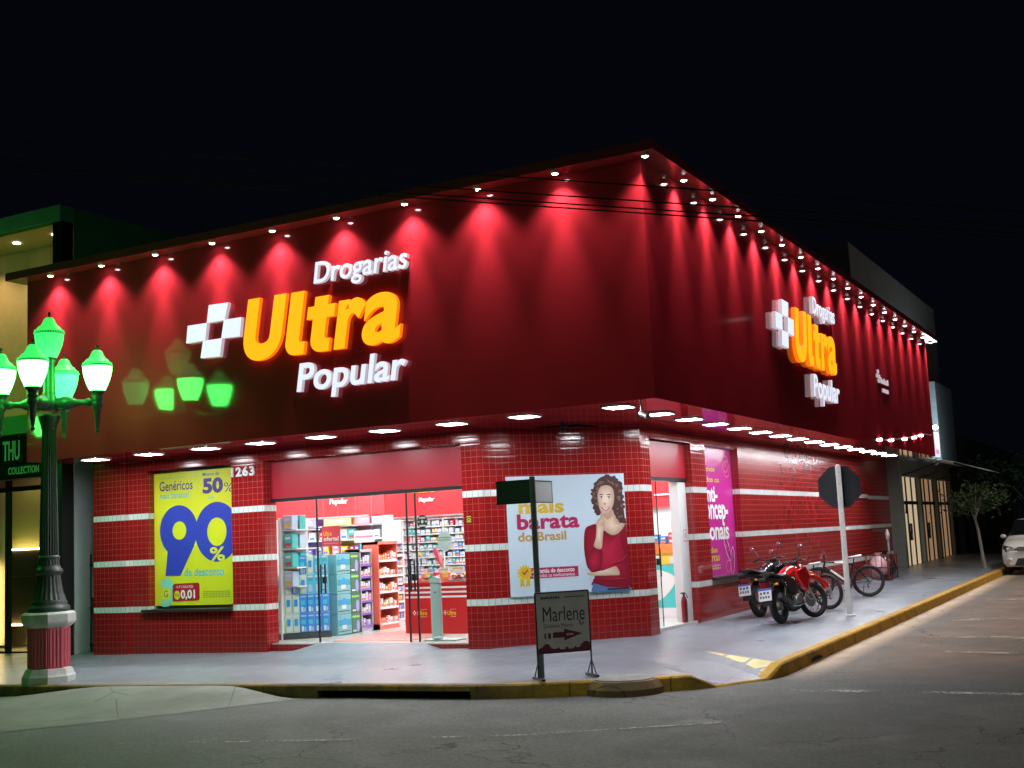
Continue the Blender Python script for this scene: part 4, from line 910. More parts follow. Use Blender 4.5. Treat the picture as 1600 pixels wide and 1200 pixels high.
def motorcycle(label, loc, rz, lean, paint, plate_rows):
    XS = Matrix.Scale(S, 4); XF = XS @ Matrix.Translation((1.03, 0, 0)) @ Matrix.Rotation(rad(-27), 4, 'Z') @ Matrix.Translation((-1.03, 0, 0))
    t = thing('motorcycle', label, 'motorcycle', loc, group=None, rot=(rad(-lean), 0, rz))
    P = lambda fn, name, par=None: one(lambda b: fn(b), name, par or t)
    wheel('rear_wheel', 0, .31, .066, CHROME, t); wheel('front_wheel', 1.30, .325, .05, CHROME, t, 18, XF)
    # disc, hub
    P(lambda b: b.tube([(0, -.06, .31), (0, .06, .31)], .075, ALU, XS, n=18), 'brake_drum')
    P(lambda b: (b.tube([(1.30, .065, .325), (1.30, .07, .325)], .12, STEEL, XF, n=24)), 'brake_disc')
    def fr(b):
        for y in (-.105, .105):
            b.tube([(0, y, .31), (.25, y, .35), (.48, y*.8, .42)], .024, BPL, XS)
            b.tube([(.42, y*.8, .42), (.36, y*.9, .70), (.10, y, .78), (-.25, y*.8, .80)], .014, BPL, XS)
            b.tube([(.02, y*1.15, .36), (.22, y*1.1, .70)], [.016, .016], CHROME, XS); b.tube([(.05, y*1.15, .40), (.20, y*1.1, .66)], .030, BLACK, XS, n=10)
        b.tube([(.40, 0, .74), (.70, 0, .82), (.98, 0, .90)], .028, BPL, XS); b.tube([(.98, 0, .86), (.86, 0, .55), (.74, 0, .27), (.48, 0, .25), (.42, 0, .42)], .022, BPL, XS)
        b.tube([(1.02, 0, .80), (.95, 0, 1.0)], .035, BPL, XS)
    P(fr, 'frame')
    def eng(b):
        b.box(.42, .78, -.14, .14, .26, .47, ALU, XS, c=.04); b.lathe([(.11, 0), (.11, .03), (.06, .04)], ALU, XS @ Matrix.Translation((.58, -.14, .38)) @ Matrix.Rotation(PI/2, 4, 'X'), n=20)
        b.lathe([(.10, 0), (.10, .03), (.05, .04)], ALU, XS @ Matrix.Translation((.52, .14, .36)) @ Matrix.Rotation(-PI/2, 4, 'X'), n=20)
        for k in range(6): b.box(.60+.02*k*.3, .80+.02*k*.3, -.09, .09, .475+k*.033, .494+k*.033, ALU, XS, c=.004)
        b.box(.63, .79, -.07, .07, .47, .68, BLACK, XS)
    P(eng, 'engine')
    P(lambda b: (b.tube([(.78, -.05, .56), (.92, -.09, .48), (.86, -.13, .30), (.50, -.16, .27), (.15, -.17, .30)], .022, CHROME, XS), b.tube([(.20, -.17, .30), (-.02, -.19, .40), (-.30, -.20, .50)], [.03, .052, .05], BLACK, XS, n=12)), 'exhaust')
    def tank(b):
        prof = [(.36, .07, .80, .05), (.44, .12, .83, .09), (.56, .155, .86, .12), (.70, .165, .88, .135), (.84, .15, .885, .12), (.95, .10, .88, .08), (1.0, .05, .87, .04)]
        b.loft([[(x, hw*math.cos(a), z+(hz if math.sin(a) > 0 else hz*.6)*math.sin(a)) for a in (2*PI*k/16 for k in range(16))] for x, hw, z, hz in prof], paint, XS, smooth=True)
        b.tube([(.74, 0, 1.0), (.74, 0, 1.025)], .045, BLACK, XS, n=14)
    P(tank, 'fuel_tank')
    for s in (-1, 1):
        def shroud(b):
            a = [(.60, .90), (.98, .96), (1.10, .80), (.98, .64), (.86, .50), (.72, .60), (.62, .74)]
            b.loft([[(x, s*(.12+.05*math.sin((x-.5)*4)), z) for x, z in a], [(x, s*(.165+.055*math.sin((x-.5)*4)), z) for x, z in a], [(x*.93+.06, s*(.185+.055*math.sin((x-.5)*4)), z*.93+.055) for x, z in a]], paint, XS)
        P(shroud, 'side_shroud')
        P(lambda b: b.prism([(.40, .50), (.62, .55), (.58, .78), (.20, .80), (.25, .62)], .10, .125, BPL, XS @ (frame((0, 0, 0), (1, 0, 0), (0, 0, 1)) if s < 0 else frame((0, 0, 0), (1, 0, 0), (0, 0, 1)) @ Matrix.Diagonal((1, 1, -1, 1)))), 'side_cover')
        # rear and front indicators, mirrors, grips, fork legs, foot pegs
        P(lambda b: (b.tube([(-.24, s*.03, .70), (-.25, s*.12, .70)], .010, BPL, XS), b.ball((-.25, s*.15, .70), .035, .04, .028, AMB, XS)), 'indicator')
        P(lambda b: (b.tube([(1.06, s*.08, .90), (1.06, s*.15, .90)], .010, BPL, XF), b.ball((1.06, s*.18, .90), .03, .04, .028, AMB, XF)), 'indicator')
        mi = P(lambda b: (b.tube([(.92, s*.26, 1.10), (.90, s*.33, 1.22), (.88, s*.40, 1.31)], .007, BLACK, XF), b.ball((.88, s*.43, 1.33), .022, .075, .05, BPL, XF)), 'mirror')
        one(lambda b: b.ball((.865, s*.43, 1.33), .012, .066, .042, PINKM, XF), 'mirror_glass', mi)
        P(lambda b: b.tube([(1.30, s*.085, .325), (1.20, s*.085, .56), (1.02, s*.085, 1.00)], [.026, .028, .020], CHROME if paint is not BPL else STEEL, XF, n=10), 'fork_leg')
        P(lambda b: b.tube([(.40, s*.15, .30), (.40, s*.30, .31)], .018, BLACK, XS), 'foot_peg')
    hb = P(lambda b: (b.tube([(.86, -.42, 1.08), (.90, -.30, 1.11), (.98, -.12, 1.06), (1.0, 0, 1.05), (.98, .12, 1.06), (.90, .30, 1.11), (.86, .42, 1.08)], .013, BLACK, XF)), 'handlebar')
    for s in (-1, 1): one(lambda b: (b.tube([(.855, s*.42, 1.08), (.885, s*.31, 1.105)], .021, RUBBER, XF, n=10), b.tube([(.95, s*.28, 1.10), (.97, s*.42, 1.07)], .007, ALU, XF)), 'grip', hb)
    P(lambda b: (b.loft([[(x, hw*math.cos(a), .83+dz+(.05*math.sin(a) if math.sin(a) > 0 else .03*math.sin(a))) for a in (2*PI*k/14 for k in range(14))] for x, hw, dz in ((.50, .07, .03), (.40, .11, .0), (.15, .13, -.01), (-.05, .13, .02), (-.22, .115, .045), (-.30, .07, .05))], SEATM, XS, smooth=True)), 'seat')
    P(lambda b: (b.tube([(-.05, -.12, .86), (-.30, -.12, .90), (-.40, -.06, .91), (-.40, .06, .91), (-.30, .12, .90), (-.05, .12, .86)], .014, BLACK, XS)), 'grab_rail')
    P(lambda b: b.loft([[(x, -hw, z), (x, hw, z), (x, hw*.9, z+h), (x, -hw*.9, z+h)] for x, hw, z, h in ((.05, .10, .72, .08), (-.20, .11, .72, .09), (-.42, .10, .77, .07), (-.50, .08, .78, .045))], BPL, XS), 'tail_fairing')
    P(lambda b: b.box(-.47, -.40, -.095, .095, .655, .775, TAIL, XS, c=.02), 'tail_light')
    pls = P(lambda b: b.loft([[(x, -hw, z), (x, hw, z), (x+.02, hw, z+.02), (x+.02, -hw, z+.02)] for x, hw, z in ((-.36, .06, .68), (-.43, .07, .52), (-.46, .08, .34))], BPL, XS), 'mudguard')
    FPL = XS @ frame((-.475, 0, .545), (0, -1, 0), (.18, 0, 1))
    def plate(b):
        b.box(-.125, .125, -.11, .11, -.004, .003, PLATE, FPL, c=.003); b.rect(-.123, .123, .072, .108, PBLUE, FPL, .0042)
        for r_, row in enumerate(plate_rows):
            n_ = len(row)
            for k, hgt in enumerate(row): b.rect(-.10+.2*k/n_, -.10+.2*k/n_+.14/n_, .005-.072*r_, .005-.072*r_+hgt, M('plate_ink', (.10, .11, .14), .5), FPL, .0045)
    P(plate, 'licence_plate')
    P(lambda b: b.torus(.40, .055, paint, XF @ Matrix.Translation((1.30, 0, .36)), n=14, k=8, ry=.065, t0=rad(25), t1=rad(140)), 'front_fender')
    hl = P(lambda b: b.ball((1.13, 0, .92), .07, .095, .10, paint, XF), 'headlight')
    one(lambda b: b.ball((1.17, 0, .92), .045, .075, .08, M('headlight_lens', (.7, .72, .75), .1), XF), 'lens', hl)
    P(lambda b: b.box(.98, 1.06, -.08, .08, 1.0, 1.09, BPL, XF, c=.02), 'instrument')
    P(lambda b: b.tube([(.42, .10, .30), (.34, .22, .02)], .012, BLACK, XS), 'kickstand')
    return t
MRED = M('moto_red_paint', (.62, .012, .014), .12, coat=.6, spec=.6); MBLK = M('moto_black_paint', (.012, .012, .014), .15, coat=.5)
motorcycle('red and black motorcycle with its white plate to the street, nearest the kerb', PG(1222, 974.5), rad(82), 7, MRED, ((.045, .05, .045), (.05, .045, .05, .045)))
motorcycle('all black motorcycle parked close to the side wall beside the red one', PG(1189, 964.5), rad(82), 7, MBLK, ((.05, .045, .05), (.045, .05, .045, .05)))

# ------------------------------------------------------------------ bicycles
def bicycle(label, loc, rz, lean, paint, accent):
    K = .93; XS = Matrix.Scale(K, 4); R = .345
    t = thing('bicycle', label, 'bicycle', loc, rot=(rad(lean), 0, rz))
    P = lambda fn, name, par=None: one(fn, name, par or t)
    for nm, x in (('rear_wheel', 0), ('front_wheel', 1.06)):
        C = XS @ Matrix.Translation((x, 0, R))
        def w_(b):
            b.torus(R-.066, .012, M('dark_rim', (.03, .03, .03), .35), C, n=48, k=6, ry=.014); b.tube([(0, -.05, 0), (0, .05, 0)], .022, BLACK, C)
            for i in range(28):
                a = 2*PI*i/28; sd = 1 if i % 2 else -1; b.tube([(.02*math.cos(a+sd*.7), sd*.03, .02*math.sin(a+sd*.7)), ((R-.07)*math.cos(a), 0, (R-.07)*math.sin(a))], .0022, STEEL, C, n=4)
            b.tube([(0, -.03, 0), (0, -.028, 0)], .08, STEEL, C, n=20)
        o = P(w_, nm); one(lambda b: b.torus(R-.03, .031, RUBBER, C, n=52, k=10), 'tyre', o)
    bb = (.43, 0, .29); sc_ = (.30, 0, .72); hd = (.90, 0, .80); hd2 = (.93, 0, .68)
    def fr(b):
        b.tube([bb, sc_], .020, paint, XS); b.tube([sc_, hd], .023, paint, XS); b.tube([bb, hd2], .029, paint, XS); b.tube([hd, hd2], .022, paint, XS)
        for s in (-1, 1): b.tube([(0, s*.06, R), (.40, s*.03, .29)], .010, paint, XS); b.tube([(0, s*.06, R), (.28, s*.025, .68)], .010, paint, XS)
    P(fr, 'frame')
    P(lambda b: (b.tube([(.52, 0, .385), (.70, 0, .525), (.80, 0, .60)], [.030, .034, .030], accent, XS), b.tube([(.45, 0, .741), (.70, 0, .774)], .026, accent, XS)), 'frame_stripe')
    P(lambda b: ([b.tube([(1.06, s*.065, R), (.99, s*.065, .56), (.96, s*.06, .64)], [.014, .02, .022], BLACK, XS) for s in (-1, 1)], b.tube([(.96, -.07, .645), (.96, .07, .645)], .022, BLACK, XS), b.tube([(.945, 0, .64), (.88, 0, .90)], .015, BLACK, XS)), 'fork')
    P(lambda b: (b.tube([(.88, 0, .90), (.93, 0, .93)], .018, BLACK, XS), b.tube([(.90, -.33, .97), (.94, -.12, .94), (.95, 0, .935), (.94, .12, .94), (.90, .33, .97)], .012, BLACK, XS), b.tube([(.955, -.22, .94), (.985, -.30, .91)], .006, STEEL, XS), b.tube([(.955, .22, .94), (.985, .30, .91)], .006, STEEL, XS)), 'handlebar')
    for s in (-1, 1): P(lambda b: b.tube([(.915, s*.22, .955), (.90, s*.335, .97)], .017, RUBBER, XS), 'grip')
    P(lambda b: b.tube([sc_, (.27, 0, .86)], .013, BLACK, XS), 'seat_post')
    P(lambda b: b.loft([[(x, hw*math.cos(a), z+hz*math.sin(a)) for a in (2*PI*k/12 for k in range(12))] for x, hw, z, hz in ((.40, .015, .875, .012), (.36, .028, .88, .02), (.27, .045, .885, .026), (.20, .075, .892, .03), (.13, .075, .90, .03), (.10, .05, .905, .018))], M('white_saddle', (.62, .62, .60), .4), XS, smooth=True), 'saddle')
    P(lambda b: (b.tube([(.43, -.055, .29), (.43, -.062, .29)], .095, BLACK, XS, n=24), b.tube([(.43, -.08, .29), (.50, -.09, .14)], .011, STEEL, XS), b.tube([(.43, .08, .29), (.36, .09, .44)], .011, STEEL, XS), b.box(.46, .54, -.17, -.10, .125, .145, BLACK, XS), b.box(.32, .40, .10, .17, .43, .45, BLACK, XS)), 'crankset')
    P(lambda b: (b.tube([(0, -.055, R+.045), (.43, -.06, .385)], .005, BLACK, XS), b.tube([(.02, -.055, R-.14), (.43, -.06, .195)], .005, BLACK, XS), b.tube([(0, -.055, R), (.02, -.06, R-.09), (.0, -.06, R-.16)], [.018, .014, .016], BLACK, XS), b.tube([(0, -.045, R), (0, -.06, R)], .05, STEEL, XS, n=18)), 'chain_drive')
    P(lambda b: b.tube([(.10, .07, .30), (.16, .20, .01)], .008, BLACK, XS), 'kickstand')
    return t
ORA = M('bicycle_orange', (.62, .13, .03), .3); BBK = M('bicycle_black', (.015, .015, .017), .25)
bicycle('orange framed bicycle parked between the red motorcycle and the white post', PG(1297, 952), rad(158), -4, ORA, M('bicycle_orange_pale', (.70, .28, .12), .35))
bicycle('black mountain bike with white frame stripes behind the stop sign post', PG(1359, 932), rad(195), -5, BBK, M('bicycle_white', (.68, .68, .66), .35))

# ------------------------------------------------------------------ rubbish rack with bags, far end of the side wall
tr = thing('rubbish_rack', 'dark red metal rubbish basket on legs at the far end of the side wall', 'rubbish rack', (2.20, 15.9, pave_z(2.2, 15.9)))
RK = M('rack_red', (.16, .02, .022), .5)
def rack(b):
    for x in (-.25, .28):
        for y in (-.45, .55): b.box(x-.015, x+.015, y-.015, y+.015, 0, .62, RK)
    for z in (.05, .30, .60):
        for x in (-.25, .28): b.box(x-.012, x+.012, -.45, .55, z-.012, z+.012, RK)
        for y in (-.45, .55): b.box(-.25, .28, y-.012, y+.012, z-.012, z+.012, RK)
    for k in range(3): b.box(.272, .288, -.2+k*.25, -.19+k*.25, .06, .6, RK)
    for k in range(4): b.box(-.15+k*.13, -.14+k*.13, -.462, -.44, .06, .6, RK)
    b.box(-.25, .28, -.45, .55, .04, .055, RK)
one(rack, 'basket', tr)
one(lambda b: (b.box(-.26, .16, .50, .56, 1.16, 1.22, BLACK), b.box(.10, .14, .51, .55, .6, 1.22, STEEL), b.ball((.12, .48, 1.08), .05, .06, .14, M('grey_bottle', (.5, .5, .48), .4))), 'hanging_bar', tr)
def bag(label, loc, m, s):
    def f(b):
        rr = random.Random(int(loc[1]*100)); rings = []
        for k, (r, z) in enumerate(((.10, 0), (.2, .05), (.23, .18), (.2, .32), (.10, .42), (.05, .46), (.09, .52))):
            rings.append([(r*s*(1+.18*rr.uniform(-1, 1))*math.cos(2*PI*i/14), r*s*(1+.18*rr.uniform(-1, 1))*math.sin(2*PI*i/14), z*s*1.1) for i in range(14)])
        b.loft(rings, m, smooth=True)
    o = one(f, 'rubbish_bag'); o.location = loc; tag(o, label, 'rubbish bag'); return o
bag('pink and white rubbish bag in the front of the basket', (2.18, 15.72, pave_z(2.2, 15.9)+.055), M('bag_pink', (.62, .36, .40), .45, var=.4, vs=6), 1.05)
bag('black rubbish bag standing in the basket beside the pink one', (2.26, 16.12, pave_z(2.2, 15.9)+.055), M('bag_black', (.015, .015, .017), .25), 1.1)

# ------------------------------------------------------------------ white car
car = thing('parked_car', 'white compact car with dark windscreen parked nose to the camera at the kerb', 'car', (5.29, 20.35, -.28+rise(0, 22)))
CW = M('car_white_paint', (.70, .71, .72), .2, coat=.6); CG = M('car_glass', (.008, .009, .011), .05, spec=.7); CB = M('car_black_trim', (.012, .012, .013), .5)
def body(b):
    # stations along the length: y, half width, bottom, shoulder height, top height, top half width
    stn = [(-.02, .66, .26, .50, .62, .60), (.06, .76, .22, .60, .74, .66), (.25, .81, .20, .74, .86, .70), (.6, .82, .20, .84, .93, .72), (1.0, .825, .20, .92, 1.0, .70), (1.15, .825, .20, .94, 1.10, .66), (1.55, .825, .20, .95, 1.42, .58), (1.8, .825, .20, .95, 1.49, .58), (2.5, .825, .20, .96, 1.50, .58), (3.1, .82, .20, .97, 1.44, .57), (3.42, .80, .22, .98, 1.15, .64), (3.58, .74, .30, .80, .95, .66)]
    rings = []
    for y, hw, zb, zs, zt, tw in stn:
        h = [(hw*.9, zb), (hw, zb+.1), (hw+.015, (zb+zs)/2+.04), (hw, zs-.03), (hw*.985, zs), (tw+(hw-tw)*.35, zs+(zt-zs)*.55), (tw, zt-.02), (tw*.7, zt), (0, zt+.012)]
        rings.append([(x, y, z) for x, z in h]+[(-x, y, z) for x, z in reversed(h[:-1])])
    b.loft(rings, CW, smooth=True)
one(body, 'body', car)
one(lambda b: b.add([(-.64, 1.09, 1.02), (.64, 1.09, 1.02), (.70, 1.12, .985), (.545, 1.545, 1.435), (-.545, 1.545, 1.435), (-.70, 1.12, .985)], [(0, 1, 3, 4), (1, 2, 3), (5, 0, 4)], CG, Matrix.Translation((0, -.035, .035))), 'windscreen', car)
for s in (-1, 1):
    one(lambda b: b.add([(s*.80, 1.35, 1.0), (s*.80, 2.9, 1.0), (s*.615, 2.8, 1.40), (s*.615, 1.72, 1.40)], [(0, 1, 2, 3) if s > 0 else (3, 2, 1, 0)], CG, Matrix.Translation((s*.02, 0, .0))), 'side_window', car)
    hl = one(lambda b: b.loft([[(s*.42, -.01+.01, .70), (s*.46, -.005, .62), (s*.70, .03, .62), (s*.79, .16, .72), (s*.76, .14, .79), (s*.60, .03, .76)], [(s*.42, .12, .70), (s*.46, .12, .62), (s*.70, .14, .62), (s*.78, .2, .72), (s*.75, .2, .79), (s*.60, .16, .76)]], CB), 'headlight', car)
    one(lambda b: (b.ball((s*.62, .015, .69), .075, .03, .055, M('headlamp_glass', (.65, .68, .7), .08, metal=.5)), b.ball((s*.50, .0, .68), .04, .02, .04, M('headlamp_glass'))), 'lens', hl)
    one(lambda b: (b.tube([(s*.60, -.015, .40), (s*.60, .05, .40)], .085, CB, n=20), b.ball((s*.60, -.015, .40), .055, .02, .055, M('headlamp_glass'))), 'fog_lamp', car)
    one(lambda b: (b.ball((s*.885, 1.36, 1.02), .085, .05, .06, CW)), 'side_mirror', car)
    for y in (.62, 2.95):
        X = Matrix.Translation((s*.73, y, .29))
        wh = one(lambda b: (b.torus(.21, .03, STEEL, X @ Matrix.Rotation(PI/2, 4, 'Z'), n=30, k=8, ry=.08), b.tube([(-.05, 0, 0), (.07, 0, 0)], .17, STEEL, X, n=24)), 'wheel', car)
        one(lambda b: b.torus(.235, .055, RUBBER, X @ Matrix.Rotation(PI/2, 4, 'Z'), n=36, k=10, ry=.09), 'tyre', wh)
one(lambda b: (b.box(-.42, .42, -.035, .1, .62, .74, CB, c=.03), [b.box(-.40, .40, -.045, -.03, .64+k*.03, .652+k*.03, STEEL) for k in range(3)]), 'grille', car)
one(lambda b: (b.loft([[(-.5, y, .24), (.5, y, .24), (.40, y, .44), (-.40, y, .44)] for y in (-.04, .1)], CB), b.box(-.20, .20, -.06, -.04, .46, .57, PLATE)), 'lower_grille', car)

# ------------------------------------------------------------------ small street tree
def leafy(b, c, rx, ry, rz, n, s, mats, seed):
    rr = random.Random(seed)
    for i in range(n):
        cl = i % 19; r1 = random.Random(seed*100+cl); cc = Vector((r1.uniform(-1, 1), r1.uniform(-1, 1), r1.uniform(-1, 1)))
        if cc.length > 1: cc.normalize()
        o = Vector((rr.gauss(0, .28), rr.gauss(0, .28), rr.gauss(0, .24))); p = cc*.78+o
        q = Vector(c)+Vector((p.x*rx, p.y*ry, p.z*rz)); a = Vector((rr.gauss(0, 1), rr.gauss(0, 1), rr.gauss(0, .6)-.3)).normalized(); d = a.cross(Vector((rr.gauss(0, 1), rr.gauss(0, 1), rr.gauss(0, 1)))).normalized()
        L = s*rr.uniform(.7, 1.4)
        b.face([q-a*L, q+d*L*.38, q+a*L, q-d*L*.38], mats[cl % len(mats)])
LEAF = [M('leaf_dark', (.014, .042, .010), .6), M('leaf_mid', (.025, .065, .014), .6), M('leaf_olive', (.035, .058, .014), .6)]
BARK = M('pale_bark', (.26, .25, .22), .8, var=.25, vs=14)
def tree(label, x, y, z0, h, crown, n, s, seed, rad_=.045):
    z0 = pave_z(x, y)
    t = thing('street_tree', label, 'tree', (x, y, z0))
    def tk(b):
        b.tube([(.03, 0, -.03), (0, 0, .4), (-.05, .02, 1.0), (-.09, 0, h*.75), (-.08, 0, h)], [rad_*1.5, rad_, rad_*.9, rad_*.7, rad_*.5], BARK)
        rr = random.Random(seed)
        for k in range(7):
            a = rr.uniform(0, 2*PI); q = .55*crown[0]; b.tube([(-.085, 0, h*.72+k*.05), (-.08+q*.5*math.cos(a), q*.5*math.sin(a), h+.1+k*.04), (-.08+q*math.cos(a), q*math.sin(a), h+.25+rr.uniform(-.2, .4))], [rad_*.5, rad_*.3, rad_*.12], BARK, n=6)
    one(tk, 'trunk', t); one(lambda b: leafy(b, (-.05, 0, h+crown[2]*.35), *crown, n, s, LEAF, seed), 'crown', t)
tree('thin pale trunked young tree on the kerb edge of the side pavement', 3.86, 21.3, .10, 1.75, (.80, .85, .48), 1100, .075, 5)
tree('dark bushy tree further along the side street', 4.1, 33, .25, 2.1, (1.8, 1.8, 1.2), 1500, .12, 9)

# ------------------------------------------------------------------ overhead wires
for k, (v0, v1) in enumerate((((-60, 217), (1000, 290)), ((-60, 243), (1060, 318)), ((-60, 256), (1060, 330)), ((-60, 262), (1060, 337)))):
    a = PY(*v0, -3.0); c = PY(*v1, -3.0); d = (c-a); a2 = a-d*1.2; c2 = c+d*.9
    def cb(b):
        pts = []
        for i in range(25):
            u = i/24; p = a2.lerp(c2, u); pts.append(p)
        b.tube(pts, .009, M('cable_black', (.02, .022, .022), .9, spec=.1), n=5)
    tag(one(cb, 'power_cable'), 'dark overhead power cable crossing in front of the fascia, '+('topmost', 'second from the top', 'third from the top', 'lowest')[k], 'cable', 'overhead power cables')
# ------------------------------------------------------------------ inside the shop
SHW = M('shelf_white', (.78, .79, .80), .45)
def col(n, c, r=.4): return M('pack_'+n, c, r)
PC = [col('white', (.72, .73, .75)), col('pale_blue', (.45, .58, .75)), col('blue', (.05, .22, .60)), col('red', (.55, .04, .06)), col('teal', (.06, .45, .45)), col('yellow', (.70, .50, .06)), col('violet', (.22, .12, .48)), col('pink', (.70, .25, .36)), col('orange', (.75, .22, .05)), col('green', (.16, .42, .10)), col('dark', (.08, .08, .10))]
# small boxes: one mesh for each colour and size, copied
_box = {}
def small_box(x, y, z, wd, dp, h, ci, label, group, name='product_box', cat='box', rz=0.):
    k = (round(wd, 2), round(h, 2), ci)
    if k not in _box:
        b = MB(); b.box(-wd/2, wd/2, 0, dp, 0, h, PC[ci], c=.004)
        a = PC[(ci*3+2) % 11] if ci else PC[2 if wd > .07 else 3]
        b.rect(-wd*.36, wd*.36, h*.12, h*.36, a, FY(-.001)); b.rect(-wd*.3, wd*.3, h*.62, h*.8, PC[0] if ci else PC[1], FY(-.001))
        o = b.build(name); _box[k] = o
    else:
        o = _box[k].copy(); COL.objects.link(o)
    o.location = (x, y, z); o.rotation_euler = (0, 0, rz); tag(o, label, cat, group); return o
CN = ['white', 'pale blue', 'blue', 'red', 'teal', 'yellow', 'violet', 'pink', 'orange', 'green', 'dark']
rr = random.Random(11)
# white medicine shelves at the back
YB = 6.0
sb = thing('wall_shelf', 'tall white medicine shelves with eight rows of small boxes behind the counter', 'shelf', (-4.6, YB, .06))
def shelf(b):
    b.box(-1.32, 1.7, .28, .33, 0, 2.02, SHW)
    for k in range(9): b.box(-1.3, 1.7, 0, .28, .70+k*.157, .716+k*.157, SHW)
    for x in (-1.32, -.80, .2, 1.2, 1.7): b.box(x-.012, x+.012, -.005, .28, 0, 1.98, SHW)
    b.box(-1.3, 1.7, 0, .28, 0, .70, SHW)
one(shelf, 'shelf_frame', sb)
one(lambda b: (b.box(-1.29, -1.06, -.03, -.006, 1.50, 1.99, M('cabinet_door', (.66, .70, .73), .35)), b.box(-1.05, -.815, -.03, -.006, 1.50, 1.99, M('cabinet_door'))), 'cabinet_door', sb)
for k in range(8):
    x = -5.36 if k > 4 else -5.86
    while x < -2.95:
        wd = rr.choice((.06, .08, .10)); h = rr.choice((.09, .11, .125)); ci = rr.choices((0, 1, 7, 3, 2, 4, 5), (10, 3, 2, 2, 1, 1, 1))[0]
        small_box(x+wd/2, YB+.03, .776+k*.157, wd, .12, h, ci, f'small {CN[ci]} medicine box on the white shelves behind the counter', f'small {CN[ci]} medicine boxes on the back shelves'); x += wd+rr.choice((.012, .02, .05))
# category shelves at the left
YL = 4.0
sl = thing('wall_shelf', 'white display shelves under violet, yellow, pink and blue category headers at the left', 'shelf', (-5.65, YL, .06))
def shelf2(b):
    for k, z in enumerate((1.02, 1.31, 1.60, 1.87)): b.box(-1.15, 1.12, -.02, .32, z, z+.025, SHW)
    b.box(-1.15, 1.12, .32, .36, 0, 2.05, SHW)
    for x in (-1.16, 1.13): b.box(x-.015, x+.015, -.01, .35, 0, 2.05, SHW)
    b.box(-1.13, 1.1, 0, .32, 0, 1.0, SHW)
one(shelf2, 'shelf_frame', sl)
one(lambda b: [b.box(x0, x1, .302, .318, .9, 2.04, m) for x0, x1, m in ((-1.14, -.45, PC[6]), (-.45, .25, PC[5]), (.25, .65, PC[7]), (.65, 1.1, PC[1]))], 'coloured_back', sl)
for x0, x1, m, lb in ((-1.1, -.42, col('header_violet', (.42, .40, .78)), 'violet header'), (-.22, .42, col('header_yellow', (.80, .66, .30)), 'yellow header'), (.52, .86, col('header_pink', (.78, .32, .40)), 'pink header'), (.92, 1.14, col('header_blue', (.42, .58, .80)), 'pale blue header')):
    o = one(lambda b: (b.box(x0, x1, -.05, -.03, 1.90, 2.03, m), b.rect(x0+.1, x1-.1, 1.975, 1.995, SHW, FY(-.052)), b.rect(x0+.08, x1-.2, 1.935, 1.95, SHW, FY(-.052))), 'header', sl); o['label'] = lb
for k, z in enumerate((1.045, 1.335, 1.625)):
    x = -6.74
    while x < -4.6:
        wd = rr.choice((.10, .13, .16)); h = rr.choice((.12, .16, .2)); ci = rr.choice((0, 0, 0, 1, 7, 6, 4, 5, 3))
        small_box(x+wd/2, YL+.03, .06+z, wd, .14, h, ci, f'{CN[ci]} pack on the category shelves at the left', f'{CN[ci]} packs on the category shelves'); x += wd+rr.choice((.02, .05, .09))
# red header walls with the lit words
HDR = M('red_header_board', (.62, .030, .040), .4, var=.05, vs=1)
def header(label, x0, x1, y, z0, z1, words):
    t = thing('shop_header', label, 'sign', ((x0+x1)/2, y, z0)); cx = (x0+x1)/2
    one(lambda b: b.box(x0-cx, x1-cx, 0, .06, 0, z1-z0, HDR), 'board', t)
    for w_, bx, m in words: one(lambda b: b.text(w_, (bx[0]-cx, bx[1]-cx, bx[2]-z0, bx[3]-z0), m, FY(0), .004, shear=.16, offset=.03, depth=.03), 'word', t)
a = PY(516, 791, YL-.06); c = PY(544, 778, YL-.06)
header('red header board with a white word above the category shelves', -7.6, -4.42, YL-.06, 2.135, 2.985, [('Popular', (a.x, c.x, a.z, c.z), WHITE), ('Ultra', (a.x-.05, c.x+.02, c.z+.05, c.z+.32), M('header_amber', (.75, .42, .01), .4))])
a = PY(655.5, 786.5, YB-.06); c = PY(679, 776, YB-.06); e = PY(679, 765, YB-.06); f_ = PY(640, 774, YB-.06)
header('red header board with amber and white words above the medicine shelves', -6.2, -.6, YB-.06, 2.10, 2.985, [('Popular', (a.x, c.x, a.z, c.z), WHITE), ('Ultra', (f_.x+.05, e.x+.03, e.z-.05, e.z+.25), M('header_amber'))])
def hang(label, p0, p1, y, fn, name='hanging_sign'):
    a = PY(*p0, y); c = PY(*p1, y); t = thing(name, label, 'sign', ((a.x+c.x)/2, y, (a.z+c.z)/2)); wd, h = abs(c.x-a.x)/2, abs(a.z-c.z)/2
    one(lambda b: fn(b, wd, h), 'board', t); one(lambda b: [b.tube([(x, .004, h), (x, .004, 2.98-(a.z+c.z)/2)], .003, STEEL, n=4) for x in (-wd*.8, wd*.8)], 'wire', t)
hang('square red hanging sign with yellow and white words inside the shop', (502.5, 823), (532, 853), 1.9, lambda b, w_, h: (b.box(-w_, w_, 0, .008, -h, h, M('hanging_red', (.58, .03, .05), .4)), b.text('Ultra', (-w_*.82, w_*.1, h*.05, h*.5), M('header_amber'), FY(-.002), offset=.03), b.text('oferta!', (-w_*.82, w_*.85, -h*.45, -h*.02), WHITE, FY(-.002), offset=.03), b.rect(-w_*.8, w_*.8, -h*.72, -h*.66, PC[7], FY(-.002))))
hang('plain white hanging sign with one faint red line inside the shop', (553, 829.5), (585, 847), 2.6, lambda b, w_, h: (b.box(-w_, w_, 0, .008, -h, h, SHW), b.rect(-w_*.85, w_*.85, -.02, .015, PC[7], FY(-.002))))
